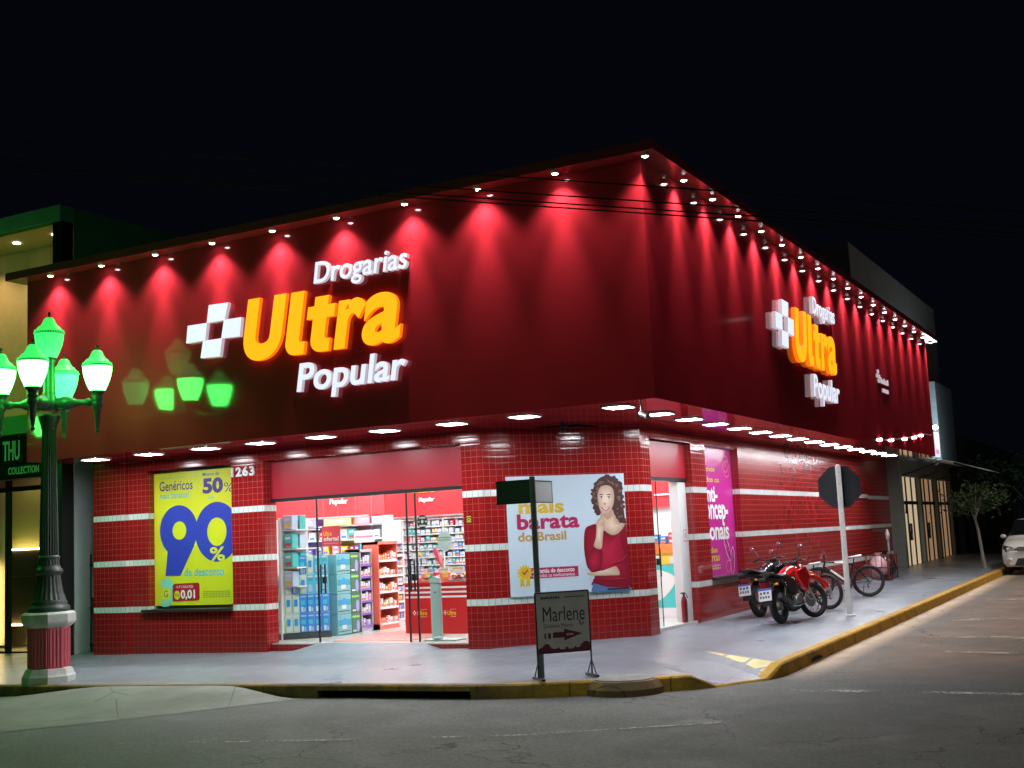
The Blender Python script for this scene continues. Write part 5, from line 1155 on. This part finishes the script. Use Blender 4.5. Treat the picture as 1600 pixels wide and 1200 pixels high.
# side rack of teal packs against the left wall of the window
tp_ = thing('window_rack', 'white rack of teal nappy packs just inside the left end of the glass front', 'rack', (-4.32, .95, .06))
one(lambda b: (b.box(-.04, .0, -.25, .5, 0, 2.0, SHW), [b.box(-.02, .30, -.2, .45, z, z+.02, SHW) for z in (.85, 1.16, 1.47, 1.78)]), 'rack_frame', tp_)
for k, z in enumerate((.935, 1.245, 1.555, 1.865)):
    for j in range(2): small_box(-4.19+j*.01, .74+j*.2, z, .18, .16, .235, 4 if (k+j) % 3 else 1, f'{"teal" if (k+j) % 3 else "pale blue"} nappy pack in the rack by the left glass', 'nappy packs in the window rack', 'product_pack', 'pack')
# floor display of tall packs behind the left pane
GR = col('mint', (.58, .78, .70)); GL = col('leaf', (.30, .68, .12)); BL2 = col('royal', (.03, .30, .82)); AQ = col('aqua', (.08, .55, .78))
def tall_pack(kind):
    b = MB(); wd, h = .117, .305
    base = {'mint': GR, 'blue': BL2, 'aqua': AQ}[kind]; b.box(-wd/2, wd/2, 0, .13, 0, h, base, c=.006); F = FY(-.0012)
    if kind == 'mint': b.rect(-.028, .028, .11, .22, BL2, F); b.rect(-.05, -.036, .02, .2, GL, F); b.rect(-.045, .045, .255, .28, SHW, F); b.rect(-.034, .034, .03, .08, SHW, F)
    elif kind == 'blue': b.rect(-.035, .002, .02, .1, SHW, F); b.rect(.012, .04, .02, .085, PC[1], F); b.rect(-.045, .045, .25, .275, PC[1], F); b.rect(-.04, .03, .13, .20, AQ, F)
    else: b.rect(-.04, .04, .20, .24, PC[4], F); b.rect(-.03, .03, .03, .14, PC[1], F); b.rect(-.045, .045, .26, .285, SHW, F)
    return b.build('product_pack')
protos = {}
rows = (('mint', 'mint', 'mint', 'blue', 'blue', 'blue', 'blue'), ('mint', 'mint', 'mint', 'blue', 'blue', 'blue', 'blue'), ('mint', 'mint', 'blue', 'mint', 'aqua', 'aqua', 'aqua'), (None, 'mint', 'mint', 'blue', 'mint', 'aqua', 'aqua'))
SX, SY, SA = -4.40, .68, rad(41); step = .1225; sd_ = Vector((math.cos(SA), math.sin(SA)))
wd_ = {'mint': 'mint green', 'blue': 'royal blue', 'aqua': 'aqua'}
for r_, row in enumerate(rows):
    for k, kd in enumerate(row):
        if not kd: continue
        if kd not in protos: o = protos[kd] = tall_pack(kd)
        else: o = protos[kd].copy(); COL.objects.link(o)
        q = sd_*(step*(k+.5)); o.location = (SX+q.x+.006*rr.random(), SY+q.y, .16+r_*.317); o.rotation_euler = (0, 0, SA); o.scale = (1, 1, 1.03)
        tag(o, f'tall {wd_[kd]} pack, {ORD[k]} from the left in the {("bottom", "second", "third", "top")[r_]} row of the window stack', 'pack', 'tall packs stacked behind the left pane')
FST = Matrix.Translation((SX, SY, 0)) @ Matrix.Rotation(SA, 4, 'Z')
tag(one(lambda b: (b.box(-.02, .88, -.02, .24, .06, .155, M('plinth_dark', (.04, .05, .05), .5), FST), [b.box(-.01, .87, 0, .22, .158+.317*k, .1595+.317*k, SHW, FST) for k in range(1, 4)]), 'display_plinth'), 'low dark plinth with thin boards under the stack of tall packs', 'plinth')
# towers of cartons
def tower(xf, y0, y1, ztop, n, fn, label, group):
    h = (ztop-.07)/n
    for k in range(n):
        b = MB(); fn(b, y1-y0, h); o = b.build('carton'); o.location = (xf, y0, .07+k*h); o.rotation_euler = (0, 0, PI/2); tag(o, label % ('lowest', 'second from the floor', 'third from the floor', 'topmost')[k], 'carton', group)
def aqua_carton(b, wd, h):
    b.box(0, wd, 0, .34, 0, h-.006, col('carton_aqua', (.20, .48, .52)), c=.006); F = FY(-.0012)
    b.rect(.01, wd-.01, h*.42, h*.72, col('carton_sea', (.04, .34, .42)), F); b.oval(wd*.48, h*.58, wd*.17, h*.22, BL2, F, .001); b.rect(wd*.3, wd*.62, h*.26, h*.45, SHW, F, .0015); b.rect(.02, wd-.03, h*.12, h*.17, PC[10], F); b.oval(wd*.16, h*.84, .018, .018, BL2, F, .001)
def green_carton(b, wd, h):
    b.box(0, wd, 0, .30, 0, h-.006, col('carton_green', (.07, .16, .11)), c=.006); F = FY(-.0012)
    b.rect(.01, wd-.02, h*.74, h*.84, GL, F); b.oval(wd*.72, h*.32, wd*.2, h*.30, col('carton_violet', (.38, .36, .72)), F); b.rect(wd*.1, wd*.5, h*.06, h*.14, SHW, F)
tower(-3.75, 1.47, 1.86, 1.42, 4, aqua_carton, 'aqua carton with a blue bottle picture, %s in its tower', 'tower of aqua cartons')
tower(-3.75, 1.87, 2.11, 1.44, 4, green_carton, 'dark green carton with a violet shape, %s in its tower', 'tower of dark green cartons')
# gondolas
def gondola(label, xf, y0, y1, dp, zt, n, body, trim, mix, ends=None):
    t = thing('display_stand', label, 'display stand', (xf, (y0+y1)/2, .06), PI/2); w2 = (y1-y0)/2
    def f(b):
        b.box(-w2, w2, dp-.03, dp, 0, zt, body); b.box(-w2, -w2+.02, -.01, dp, 0, zt, ends or body); b.box(w2-.02, w2, 0, dp, 0, zt, ends or body); b.box(-w2, w2, 0, dp, 0, .1, body)
        for k in range(n): z = .1+k*(zt-.16)/n; b.box(-w2+.02, w2-.02, -.014, dp-.03, z-.024, z+.012, trim)
        b.box(-w2, w2, -.012, dp, zt-.05, zt, body)
    one(f, 'stand_frame', t)
    for k in range(n):
        z = .06+.112+k*(zt-.16)/n; y = y0+.03
        while y < y1-.06:
            wd = rr.choice((.05, .07)); h = min((zt-.16)/n-.06, rr.choice((.09, .12, .15))); ci = rr.choice(mix)
            if y+wd > y1-.02: break
            small_box(xf-.01, y+wd/2, z, wd, .06, round(h, 2), ci, f'{CN[ci]} item on the {label.split(" ")[0]} display stand', f'{CN[ci]} items on the {label.split(" ")[0]} display stand', rz=PI/2); y += wd+.012
gondola('violet display stand of small bottles beside the green cartons', -3.75, 2.14, 2.50, .3, 1.42, 6, M('stand_grey', (.45, .45, .52), .5), PC[6], (6, 0, 2, 7, 1, 0))
gondola('coral display stand with orange bottles and white shelf edges', -3.66, 2.56, 3.18, .34, 1.54, 5, col('coral', (.78, .17, .11)), SHW, (8, 8, 5, 0, 3, 0))
gondola('purple display stand with yellow packs in front of the aisle', -4.02, 3.32, 3.92, .3, 1.30, 7, SHW, SHW, (6, 7, 5, 8, 2, 0))
# red counter
a = PY(634.5, 990, 1.72); c = PY(738, 985, 1.72); CX = (a.x+c.x)/2; W2 = (c.x-a.x)/2
ct = thing('service_counter', 'red service counter with three white stripes along its top', 'counter', (CX, 1.72, .06))
CR_ = M('counter_red', (.50, .018, .022), .3)
one(lambda b: b.box(-W2, W2, 0, .6, .0, .80, CR_), 'body', ct)
one(lambda b: [b.box(-W2+.02, W2-.02, -.008, .0, z, z+.03, SHW) for z in (.58, .655, .73)], 'stripe', ct)
one(lambda b: b.box(-W2-.02, W2+.02, -.02, .62, .801, .83, CR_), 'worktop', ct)
for k, (u0, u1) in enumerate(((645, 667), (693, 712))):
    p = PY(u0, 965, 1.71); q = PY(u1, 952, 1.71)
    def lg(b):
        x0, x1 = p.x-CX, q.x-CX; h = x1-x0
        b.text('Ultra', (x0+h*.3, x1, .30, .37), M('header_amber'), FY(-.003), shear=.16, offset=.04); b.text('Popular', (x0+h*.55, x1, .262, .29), SHW, FY(-.003), shear=.16); b.text('Drogarias', (x0+h*.55, x1, .38, .402), SHW, FY(-.003), shear=.16)
        for dx, dz in ((.0, .33), (.05, .33), (.025, .355), (.025, .305)): b.rect(x0+dx*h*3, x0+dx*h*3+.022, dz, dz+.02, SHW, FY(-.003))
    one(lg, 'counter_logo', ct)
# things on the counter
def on_counter(name, label, cat, u0, u1, v0, v1, y, fn):
    a = PY(u0, v0, y); c = PY(u1, v1, y); t = one(lambda b: fn(b, c.x-a.x, abs(c.z-.893)), name); t.location = (a.x, y, .893); tag(t, label, cat)
on_counter('display_tray', 'coral display tray of small packs on the left half of the red counter', 'tray', 652, 694, 905, 893, 1.85, lambda b, w_, h: (b.box(0, w_, 0, .2, 0, .07, col('coral', (.78, .17, .11))), b.box(0, w_, .18, .2, .07, .14, col('coral', (.78, .17, .11))), [b.box(.01+k*w_/9, .01+k*w_/9+w_/12, .02, .12, .071, .11+.02*(k % 3), PC[(0, 7, 5, 0, 4, 3)[k % 6]]) for k in range(9)]))
on_counter('card_machine', 'grey boxed card display on the red counter', 'display', 686, 700, 905, 880, 2.05, lambda b, w_, h: (b.box(0, w_, 0, .05, 0, .22, PC[0]), b.rect(.02, w_-.02, .05, .11, PC[10], FY(-.002)), b.rect(.0, w_, .18, .2, PC[5], FY(-.002))))
on_counter('price_display', 'white price display with a yellow edge at the right of the red counter', 'display', 707, 723, 905, 878, 2.0, lambda b, w_, h: (b.box(0, w_, 0, .05, 0, .24, PC[0]), b.rect(.02, w_-.02, .05, .12, PC[10], FY(-.002)), b.rect(.0, w_, .20, .22, PC[5], FY(-.002))))
on_counter('fruit_basket', 'wire basket of assorted sweets on the red counter', 'basket', 697, 724, 912, 895, 1.80, lambda b, w_, h: (b.box(0, w_, 0, .2, 0, .03, STEEL), [b.ball((.03+rr.random()*(w_-.06), .03+.14*rr.random(), .05+.06*rr.random()), .025, .025, .02, PC[rr.choice((0, 3, 8, 5, 0, 10))], n=8, k=5) for k in range(34)]))
a = PY(680, 860, 2.3)
tag(one(lambda b: (b.prism([(a.x-.05, a.z), (a.x+.0, a.z+.04), (a.x+.13, a.z-.16), (a.x+.10, a.z-.27), (a.x+.03, a.z-.18)], -.04, .0, M('pink_cloth', (.62, .06, .12), .6), FY(2.3)), b.prism([(a.x+.06, a.z-.05), (a.x+.15, a.z-.12), (a.x+.14, a.z-.24), (a.x+.09, a.z-.2)], .002, .012, M('pale_pink_paper', (.75, .35, .38), .6), FY(2.3))), 'paper_decoration'), 'crimson folded paper decoration standing above the counter', 'decoration')
tag(one(lambda b: (b.box(a.x-.02, a.x+.06, 2.3, 2.4, .893, a.z-.32, SHW), b.box(a.x-.12, a.x+.18, 2.25, 2.45, .893, .92, SHW)), 'decoration_stand'), 'thin white stand holding the crimson decoration on the counter', 'stand')
# hand gel stand
p = PY(684, 998, .60)
gs = thing('gel_dispenser_stand', 'pale grey metal hand gel stand with a bent head just inside the glass', 'stand', (p.x, .60, .06)); GSM = M('pale_grey_metal', (.46, .53, .53), .4)
def gel(b):
    b.box(-.09, .09, -.03, .03, .02, .86, GSM, c=.012)
    b.loft([[(-.09, -.03, .86), (.09, -.03, .86), (.09, .03, .86), (-.09, .03, .86)], [(-.12, -.03, .92), (.075, -.03, .935), (.075, .03, .935), (-.12, .03, .92)], [(-.23, -.03, .925), (-.02, -.03, .965), (-.02, .03, .965), (-.23, .03, .925)], [(-.24, -.03, .90), (-.16, -.03, .91), (-.16, .03, .91), (-.24, .03, .90)]], GSM)
one(gel, 'column', gs); one(lambda b: b.box(-.15, .42, -.16, .16, 0, .022, GSM, c=.008), 'base_plate', gs); one(lambda b: b.ball((0, -.032, .72), .018, .008, .014, PC[10]), 'sensor', gs)
one(lambda b: b.box(.02, .12, -.17, -.05, .022, .06, GSM, c=.01), 'pedal', gs)
# bottles by the right end of the glass
for k in range(5):
    o = one(lambda b: (b.lathe([(.001, 0), (.045, 0), (.045, .17), (.02, .20), (.02, .23), (.001, .23)], (PC[1], PC[6], PC[9], PC[0], PC[2])[k], n=14)), 'bottle'); q = PY(731, 1000-k*15, .36)
    o.location = (-.50-.02*(k % 2), .40+.02*(k % 3), .061+k*.231); tag(o, f'{("pale blue", "violet", "green", "white", "blue")[k]} bottle, {ORD[k]} from the floor in the pile by the glass', 'bottle', 'bottles piled at the right end of the glass front')
tag(one(lambda b: b.box(-3.1, -1.7, .45, 2.6, .0602, .068, M('pink_mat', (.55, .22, .20), .7, var=.1)), 'floor_mat'), 'long pinkish floor mat running in from the shop door', 'mat')

# inside the side door
sd = thing('display_stand', 'teal display unit with a white shape under yellow and orange shelves inside the side door', 'display stand', (.95, 4.8, .06))
one(lambda b: (b.box(-.35, .36, 0, .4, .06, .90, PC[4]), b.poly(smooth_loop([(-.30, .78), (-.08, .78), (.10, .66), (-.02, .45), (-.26, .30)], 4), SHW, FY(-.002)), b.box(-.35, .36, -.002, .4, .0, .16, SHW)), 'base', sd)
one(lambda b: (b.box(-.35, .36, .05, .4, .905, 1.09, PC[5]), b.box(-.30, -.18, .03, .05, .92, 1.06, PC[0]), b.box(0, .1, .03, .05, .92, 1.04, PC[0])), 'yellow_shelf', sd)
one(lambda b: b.box(-.35, .36, .02, .4, 1.095, 1.26, PC[8]), 'orange_shelf', sd)
for k, (x, ci, h) in enumerate(((.68, 2, .17), (.82, 2, .14), (.98, 3, .2), (1.10, 5, .33), (1.22, 0, .2))): small_box(x, 4.9, 1.322, .12, .12, h, ci, f'{CN[ci]} pack on top of the teal display unit, {ORD[k]} from the left', 'packs on top of the teal display unit', 'product_pack', 'pack')
header('red header board with a thin white line seen through the side door', -1.2, 1.6, 6.2, 2.0, 2.985, [])
tag(one(lambda b: b.box(.2, 1.6, 6.14, 6.19, 2.22, 2.25, SHW), 'header_line'), 'thin white rail across the red board seen through the side door', 'rail')
tag(one(lambda b: b.box(-1.0, 1.45, 6.3, 6.34, .06, 2.0, M('partition_white', (.70, .73, .76), .5)), 'partition'), 'white partition behind the teal display unit', 'partition')
# fire extinguisher in the side doorway
fe = thing('fire_extinguisher', 'red fire extinguisher on the floor against the white jamb of the side door', 'fire extinguisher', (BX-.10, 3.52, .066))
one(lambda b: (b.lathe([(.001, 0), (.045, 0), (.05, .02), (.05, .34), (.035, .40), (.02, .42)], M('extinguisher_red', (.16, .008, .012), .3), n=18), b.tube([(0, 0, .42), (0, 0, .48)], .02, BLACK)), 'cylinder', fe)
one(lambda b: (b.tube([(0, 0, .46), (.06, -.06, .46), (.10, -.10, .40)], .008, BLACK), b.box(-.015, .015, -.10, .02, .46, .48, BLACK)), 'valve', fe)

# ------------------------------------------------------------------ left neighbour: fashion shop
nb = thing('fashion_shop', 'neighbouring shop with a deep lit eave, brown wall and tall dark framed windows', 'building', (-8.6, .0, 0))
def npart(fn, name, parent=None): b = MB(); fn(b); o = b.build(name); o.parent = parent or nb; o.matrix_parent_inverse = ID if parent else Matrix.Translation(nb.location).inverted(); return o
BRN = M('ochre_render', (.46, .31, .12), .8, var=.12, vs=2); NBW = M('pale_render', (.34, .37, .37), .8, var=.1, vs=2); DKF = M('dark_frame', (.014, .015, .014), .4); SLAB = M('slab_grey', (.42, .45, .46), .7, var=.06)
npart(lambda b: b.box(-19, -8.42, .76, 9, 3.9, 7.6, BRN), 'upper_wall')
npart(lambda b: (b.box(-19, -8.42, -.27, 9, 7.66, 7.95, SLAB)), 'eave_slab')
npart(lambda b: b.box(-19, -8.42, -.25, 9, 7.60, 7.659, M('eave_soffit', (.50, .36, .16), .7)), 'eave_soffit')
npart(lambda b: b.box(-8.40, -8.385, .02, 14, -.3, 7.93, NBW), 'end_wall')
npart(lambda b: (b.box(-8.62, -8.383, -.26, .0, -.3, 7.64, DKF)), 'dark_pilaster')
for k, x in enumerate((-12.3, -11.2, -10.15, -9.1)):
    t = thing('eave_downlight', f'round warm downlight under the high eave of the fashion shop, {ORD[3-k]} from its right end', 'spotlight', (x, .22, 7.60), 0, 'downlights under the fashion shop eave')
    one(lambda b: b.lathe([(.06, 0.001), (.07, -.01), (.055, -.02), (.001, -.02)], M('downlight_lens', (.9, .9, .9), .4, emit=(1, .9, .75), es=14.), n=16), 'lens', t)
    l = bpy.data.lights.new('spot', 'SPOT'); l.energy = 90; l.color = (1, .80, .52); l.spot_size = rad(120); l.spot_blend = .8; l.shadow_soft_size = .05
    o = bpy.data.objects.new('spot', l); COL.objects.link(o); o.parent = t; o.location = (0, 0, -.04)
# shopfront: ledge, sign board, windows, lit displays
npart(lambda b: b.box(-19, -8.62, .1, .9, 3.9, 4.25, M('green_ledge', (.20, .26, .16), .7)), 'ledge')
WIN = M('warm_display_wall', (.42, .34, .22), .6)
npart(lambda b: (b.box(-19, -8.62, 2.2, 2.3, -.2, 3.9, WIN), b.box(-19, -8.62, .5, 2.3, -.25, -.16, M('display_floor', (.35, .30, .22), .4)), b.box(-8.68, -8.62, .5, 2.3, -.2, 3.9, WIN), b.box(-19, -8.62, .5, 2.3, 3.85, 3.9, WIN)), 'display_room')
def frames(b):
    for x in (-8.74, PY(82, 850, .44).x, PY(13.5, 850, .44).x, -12.2): b.box(x-.05, x+.05, .40, .48, -.25, 3.9, DKF)
    b.box(-14, -8.64, .40, .48, -.25, -.10, DKF); b.box(-14, -8.64, .41, .47, 2.86, 2.95, DKF)
npart(frames, 'window_frame')
npart(lambda b: b.box(-14, -8.7, .43, .44, -.1, 2.86, GLASS), 'window_pane')
WARM = M('warm_led_strip', (.9, .8, .6), .4, emit=(1., .72, .32), es=26.)
w0, w1 = PY(17, 862, 1.5), PY(92, 862, 1.5); wz = PY(45, 859, 1.5).z
OLV = M('olive_display_wall', (.26, .24, .08), .6)
npart(lambda b: (b.box(w0.x-.1, w1.x+.6, 1.55, 1.60, wz-.0, 3.0, OLV), b.box(w0.x-3, w0.x-.1, 1.55, 1.60, -.1, 3.0, WIN)), 'display_back')
npart(lambda b: (b.box(w0.x, w1.x, 1.40, 1.45, wz, wz+.03, WARM), b.box(w0.x-.42, w0.x-.38, 1.40, 1.44, -.1, 1.5, WARM), b.box(w0.x, w1.x, 1.36, 1.40, .30, .325, WARM)), 'led_strip')
npart(lambda b: (b.box(w0.x, w1.x, 1.42, 1.9, wz-.50, wz-.005, M('dark_plinth', (.05, .035, .02), .5)), b.box(w0.x, w1.x, 1.42, 1.9, .33, wz-.53, M('dark_plinth')), b.box(w0.x, w1.x, 1.38, 1.9, wz-.53, wz-.51, M('brass_edge', (.5, .35, .12), .3, metal=.8))), 'display_plinth')
l = bpy.data.lights.new('display', 'AREA'); l.energy = 14; l.size = .6; l.color = (1, .80, .45)  # unseen area lamp added to brighten the window display
o = bpy.data.objects.new('display', l); COL.objects.link(o); o.parent = nb; o.matrix_parent_inverse = Matrix.Translation(nb.location).inverted(); o.location = ((w0.x+w1.x)/2, 1.1, 3.6)
n0, n1 = PY(89, 770, .49), PY(100, 822, .49)
npart(lambda b: (b.box(n0.x, n1.x, .48, .49, n1.z, n0.z, YEL), b.rect(n0.x+.02, n1.x-.03, n0.z-.16, n0.z-.12, PC[10], FY(.479))), 'window_notice')
sg = thing('shop_sign', 'black fascia board with pale block lettering on the fashion shop', 'sign', (-10.24, -.1, 3.05))
one(lambda b: b.box(-2.5, 1.62, -.03, .22, .0, .82, M('sign_black_green', (.003, .005, .004), .7, spec=.08)), 'board', sg)
LET = M('sign_pale_letters', (.40, .42, .40), .45)
o = one(lambda b: (b.text('THU', (.18, .62, .34, .70), LET, FY(-.031), .002, offset=.012, depth=.015, spacing=1.05), b.text('COLLECTION', (.32, 1.13, .08, .215), LET, FY(-.031), .002, offset=.02, depth=.01, spacing=1.1)), 'lettering', sg)
ac = thing('air_conditioner', 'pale rounded air conditioner box on the green lit wall of the alley', 'air conditioner', (-8.2, 1.0, 2.28))
one(lambda b: b.box(-.18, .2, -.25, .25, 0, .42, M('ac_white', (.45, .47, .50), .5), c=.06), 'case', ac); one(lambda b: [b.box(-.14, .16, -.258, -.25, .06+k*.05, .075+k*.05, STEEL) for k in range(6)], 'grille', ac)
gt = thing('iron_gate', 'black iron bar gate closing the narrow alley beside the tiled pier', 'gate', (-8.1, .35, -.1))
one(lambda b: [b.tube([(x, 0, 0), (x, 0, 1.72)], .014, BLACK, n=6) for x in (-.24, -.14, -.04, .06, .16, .24)], 'bar', gt); one(lambda b: [b.box(-.26, .26, -.015, .015, z, z+.04, BLACK) for z in (.1, .75, 1.5)], 'rail', gt); one(lambda b: b.box(-.2, -.1, -.04, .04, .72, .95, BLACK), 'lock_box', gt)
tag(one(lambda b: b.box(-8.384, -7.845, 3.2, 3.3, -.3, 5.5, NBW), 'alley_wall'), 'pale rendered wall closing the back of the narrow alley', 'wall')

# ------------------------------------------------------------------ right neighbours along the side street
DGR = M('dark_grey_render', (.62, .63, .62), .85, var=.1, vs=1.5); GRN = M('grey_pillar', (.26, .29, .27), .8, var=.12)
nr = thing('grey_building', 'tall grey rendered building with three lit shop windows beyond the pharmacy', 'building', (1.8, 21, 0))
def rpart(fn, name, parent=None): b = MB(); fn(b); o = b.build(name); o.parent = parent or nr; o.matrix_parent_inverse = ID if parent else Matrix.Translation(nr.location).inverted(); return o
rpart(lambda b: b.box(-5.5, 1.55, 18.2, 31.5, 6.3, 9.25, DGR), 'upper_block')
rpart(lambda b: (b.box(-6, 1.6, 21.3, 31.5, 3.6, 6.3, DGR), b.box(1.58, 1.95, 27.8, 31.2, 3.4, 6.2, M('slate_blue_render', (.26, .31, .33), .8, var=.1))), 'middle_wall')
rpart(lambda b: [b.box(1.3, 1.82, y-.16, y+.16, -.1, 3.3, GRN) for y in (21.3, 24.3, 27.2, 30.0)]+[b.box(1.3, 1.81, 21.4, 30.0, 2.85, 3.6, GRN)], 'pillar')
BEI = M('lit_cream_blind', (.45, .36, .24), .7, emit=(1., .78, .50), es=.50); BEI2 = M('lit_tan_blind', (.40, .26, .14), .7, emit=(1., .60, .32), es=.26)
for k, (y0, y1, m) in enumerate(((21.5, 24.1, BEI), (24.5, 27.0, BEI2), (27.4, 29.8, BEI2))):
    w_ = rpart(lambda b: b.box(1.66, 1.70, y0, y1, .2, 2.84, m), 'shop_window')
    rpart(lambda b: ([b.box(1.70, 1.735, y-.04, y+.04, .2, 2.84, DKF) for y in (y0+.06, y0+.9, y0+1.75, y1-.06)], b.box(1.70, 1.74, y0, y1, 2.02, 2.12, DKF), b.box(1.5, 1.75, y0, y1, -.1, .22, M('tan_base', (.22, .14, .08), .7))), 'window_frame', w_)
    if k < 2: rpart(lambda b: (b.rect(y0+1.1, y0+1.55, .95, 1.45, DKF, FX(1.702)), b.rect(y0+1.16, y0+1.30, 1.22, 1.40, WHITE, FX(1.704)), b.rect(y0+1.35, y0+1.49, 1.0, 1.15, WHITE, FX(1.704))), 'window_notice', w_)
rpart(lambda b: b.loft([[(1.705, 22.1+.1*math.sin(q*2), 1.75+.35*q-.0), (1.725, 22.1+.1*math.sin(q*2), 1.75+.35*q), (1.725, 22.35+.1*math.sin(q*2), 1.75+.35*q), (1.705, 22.35+.1*math.sin(q*2), 1.75+.35*q)] for q in (0, .3, .6, .9)], M('figure_shadow', (.06, .04, .03), .7)), 'window_figure')
aw = thing('corrugated_awning', 'curved corrugated metal awning over the lit shop windows of the grey building', 'awning', (1.85, 21.2, 3.3))
def awn(b):
    n = 60; rows_ = []
    for i in range(n+1):
        y = i/n*9.0; wv = .022*math.sin(i*PI*.5*2/1.0) if i % 2 else 0
        rows_.append([(x*(1.0+.10*(i/n)), y, .14-.02*x*x-.20*x*.9+(.025 if i % 2 else 0)-.25*(i/n)*x*.3) for x in (0, .4, .8, 1.2, 1.5)])
    for i in range(n):
        for k in range(4): b.face([rows_[i][k], rows_[i][k+1], rows_[i+1][k+1], rows_[i+1][k]], M('awning_sheet', (.66, .70, .69), .5, var=.15), smooth=False)
one(awn, 'sheet', aw)
one(lambda b: (b.tube([(1.5, 0, -.20), (1.65, 9, -.36)], .03, BLACK), [b.tube([(0, y, -.45), (1.05, y, -.12-.02*y*.4)], .022, BLACK) for y in (.2, 3.0, 6.0, 8.8)]), 'awning_frame', aw)
ls = thing('lightbox_sign', 'upright white lit box sign with red writing marks above the awning', 'sign', (2.05, 26.0, 3.55))
one(lambda b: b.box(-.08, .10, -.42, .42, 0, .78, M('lightbox_face', (.6, .65, .8), .3, emit=(.62, .75, 1.), es=.85)), 'box', ls)
one(lambda b: (b.text('Mia', (-.34, .28, .08, .30), M('lightbox_red', (.7, .05, .12), .4, emit=(1, .1, .2), es=.5), FX(.102), shear=.2) if 0 else [b.box(.101, .104, -.32+k*.12, -.25+k*.12, .08, .22+.06*(k % 2), M('lightbox_red', (.7, .05, .12), .4, emit=(1, .1, .2), es=.5)) for k in range(5)]), 'writing_mark', ls)
fl = thing('floodlight', 'small white floodlight above the lightbox sign', 'floodlight', (2.1, 26.2, 4.52))
one(lambda b: (b.tube([(-.3, 0, .1), (0, 0, .05)], .015, BLACK), b.ball((0, 0, 0), .09, .09, .07, M('flood_lens', (.9, .9, .9), .4, emit=(.9, .95, 1), es=18.))), 'lamp', fl)
l = bpy.data.lights.new('flood', 'POINT'); l.energy = 130; l.color = (.8, .92, 1); l.shadow_soft_size = .08
o = bpy.data.objects.new('flood', l); COL.objects.link(o); o.parent = fl; o.location = (.15, 0, -.05)
# glowing dots and a line standing in for a reflection in the side fascia
pts = [PX(u, v, OX+.03) for u, v in ((1376, 684), (1384, 688), (1394, 685), (1404, 686), (1415, 683), (1422, 684), (1430, 681), (1440, 678), (1456, 680))]
sl_ = thing('fascia_glint_row', 'short row of added white glints imitating a reflection low on the far side fascia', 'reflection', tuple(pts[0]))
one(lambda b: b.tube([p-pts[0] for p in pts], .007, M('glint_line_white', (.4, .4, .4), .5), n=5), 'wire', sl_)
for k in (0, 2, 4, 6, 7):
    one(lambda b: b.ball(pts[k]-pts[0]-Vector((0, 0, .04)),   .03, .07, .03, BULB, n=10, k=6), 'glint', sl_)
# far end of the side street
fb = thing('yellow_house', 'dim yellowish house with a dark gate far down the side street', 'building', (2.0, 33, .2))
def fpart(fn, name): b = MB(); fn(b); o = b.build(name); o.parent = fb; o.matrix_parent_inverse = Matrix.Translation(fb.location).inverted(); return o
fpart(lambda b: b.box(-6, 1.9, 31.6, 48, -.1, 4.6, M('dark_slate_wall', (.09, .10, .10), .85, var=.15)), 'wall')
fpart(lambda b: (b.box(1.9, 1.96, 33.0, 37.0, .2, 2.7, M('dark_gate', (.03, .03, .035), .5)), [b.box(1.96, 1.99, 33.1+k*.2, 33.14+k*.2, .2, 2.6, DKF) for k in range(19)]), 'gate')
fh = thing('corner_house', 'low house with two yellow wall patches made to glow at the end of the side street', 'building', (6, 52, .3))
def gpart(fn, name): b = MB(); fn(b); o = b.build(name); o.parent = fh; o.matrix_parent_inverse = Matrix.Translation(fh.location).inverted(); return o
LY_ = M('lit_yellow_wall', (.35, .30, .10), .7, emit=(.85, .72, .20), es=.16)  # light falling on the yellow walls is put in as emission
gpart(lambda b: b.box(2.2, 14, 56, 62, 0, 6.5, M('dark_slate_wall')), 'wall')
gpart(lambda b: (b.box(3.2, 4.7, 55.92, 55.99, 1.2, 3.9, LY_), b.box(6.2, 7.4, 55.92, 55.99, 1.6, 4.0, LY_), b.box(6.5, 7.4, 55.9, 55.915, 2.2, 2.9, DKF)), 'glowing_wall_patch')
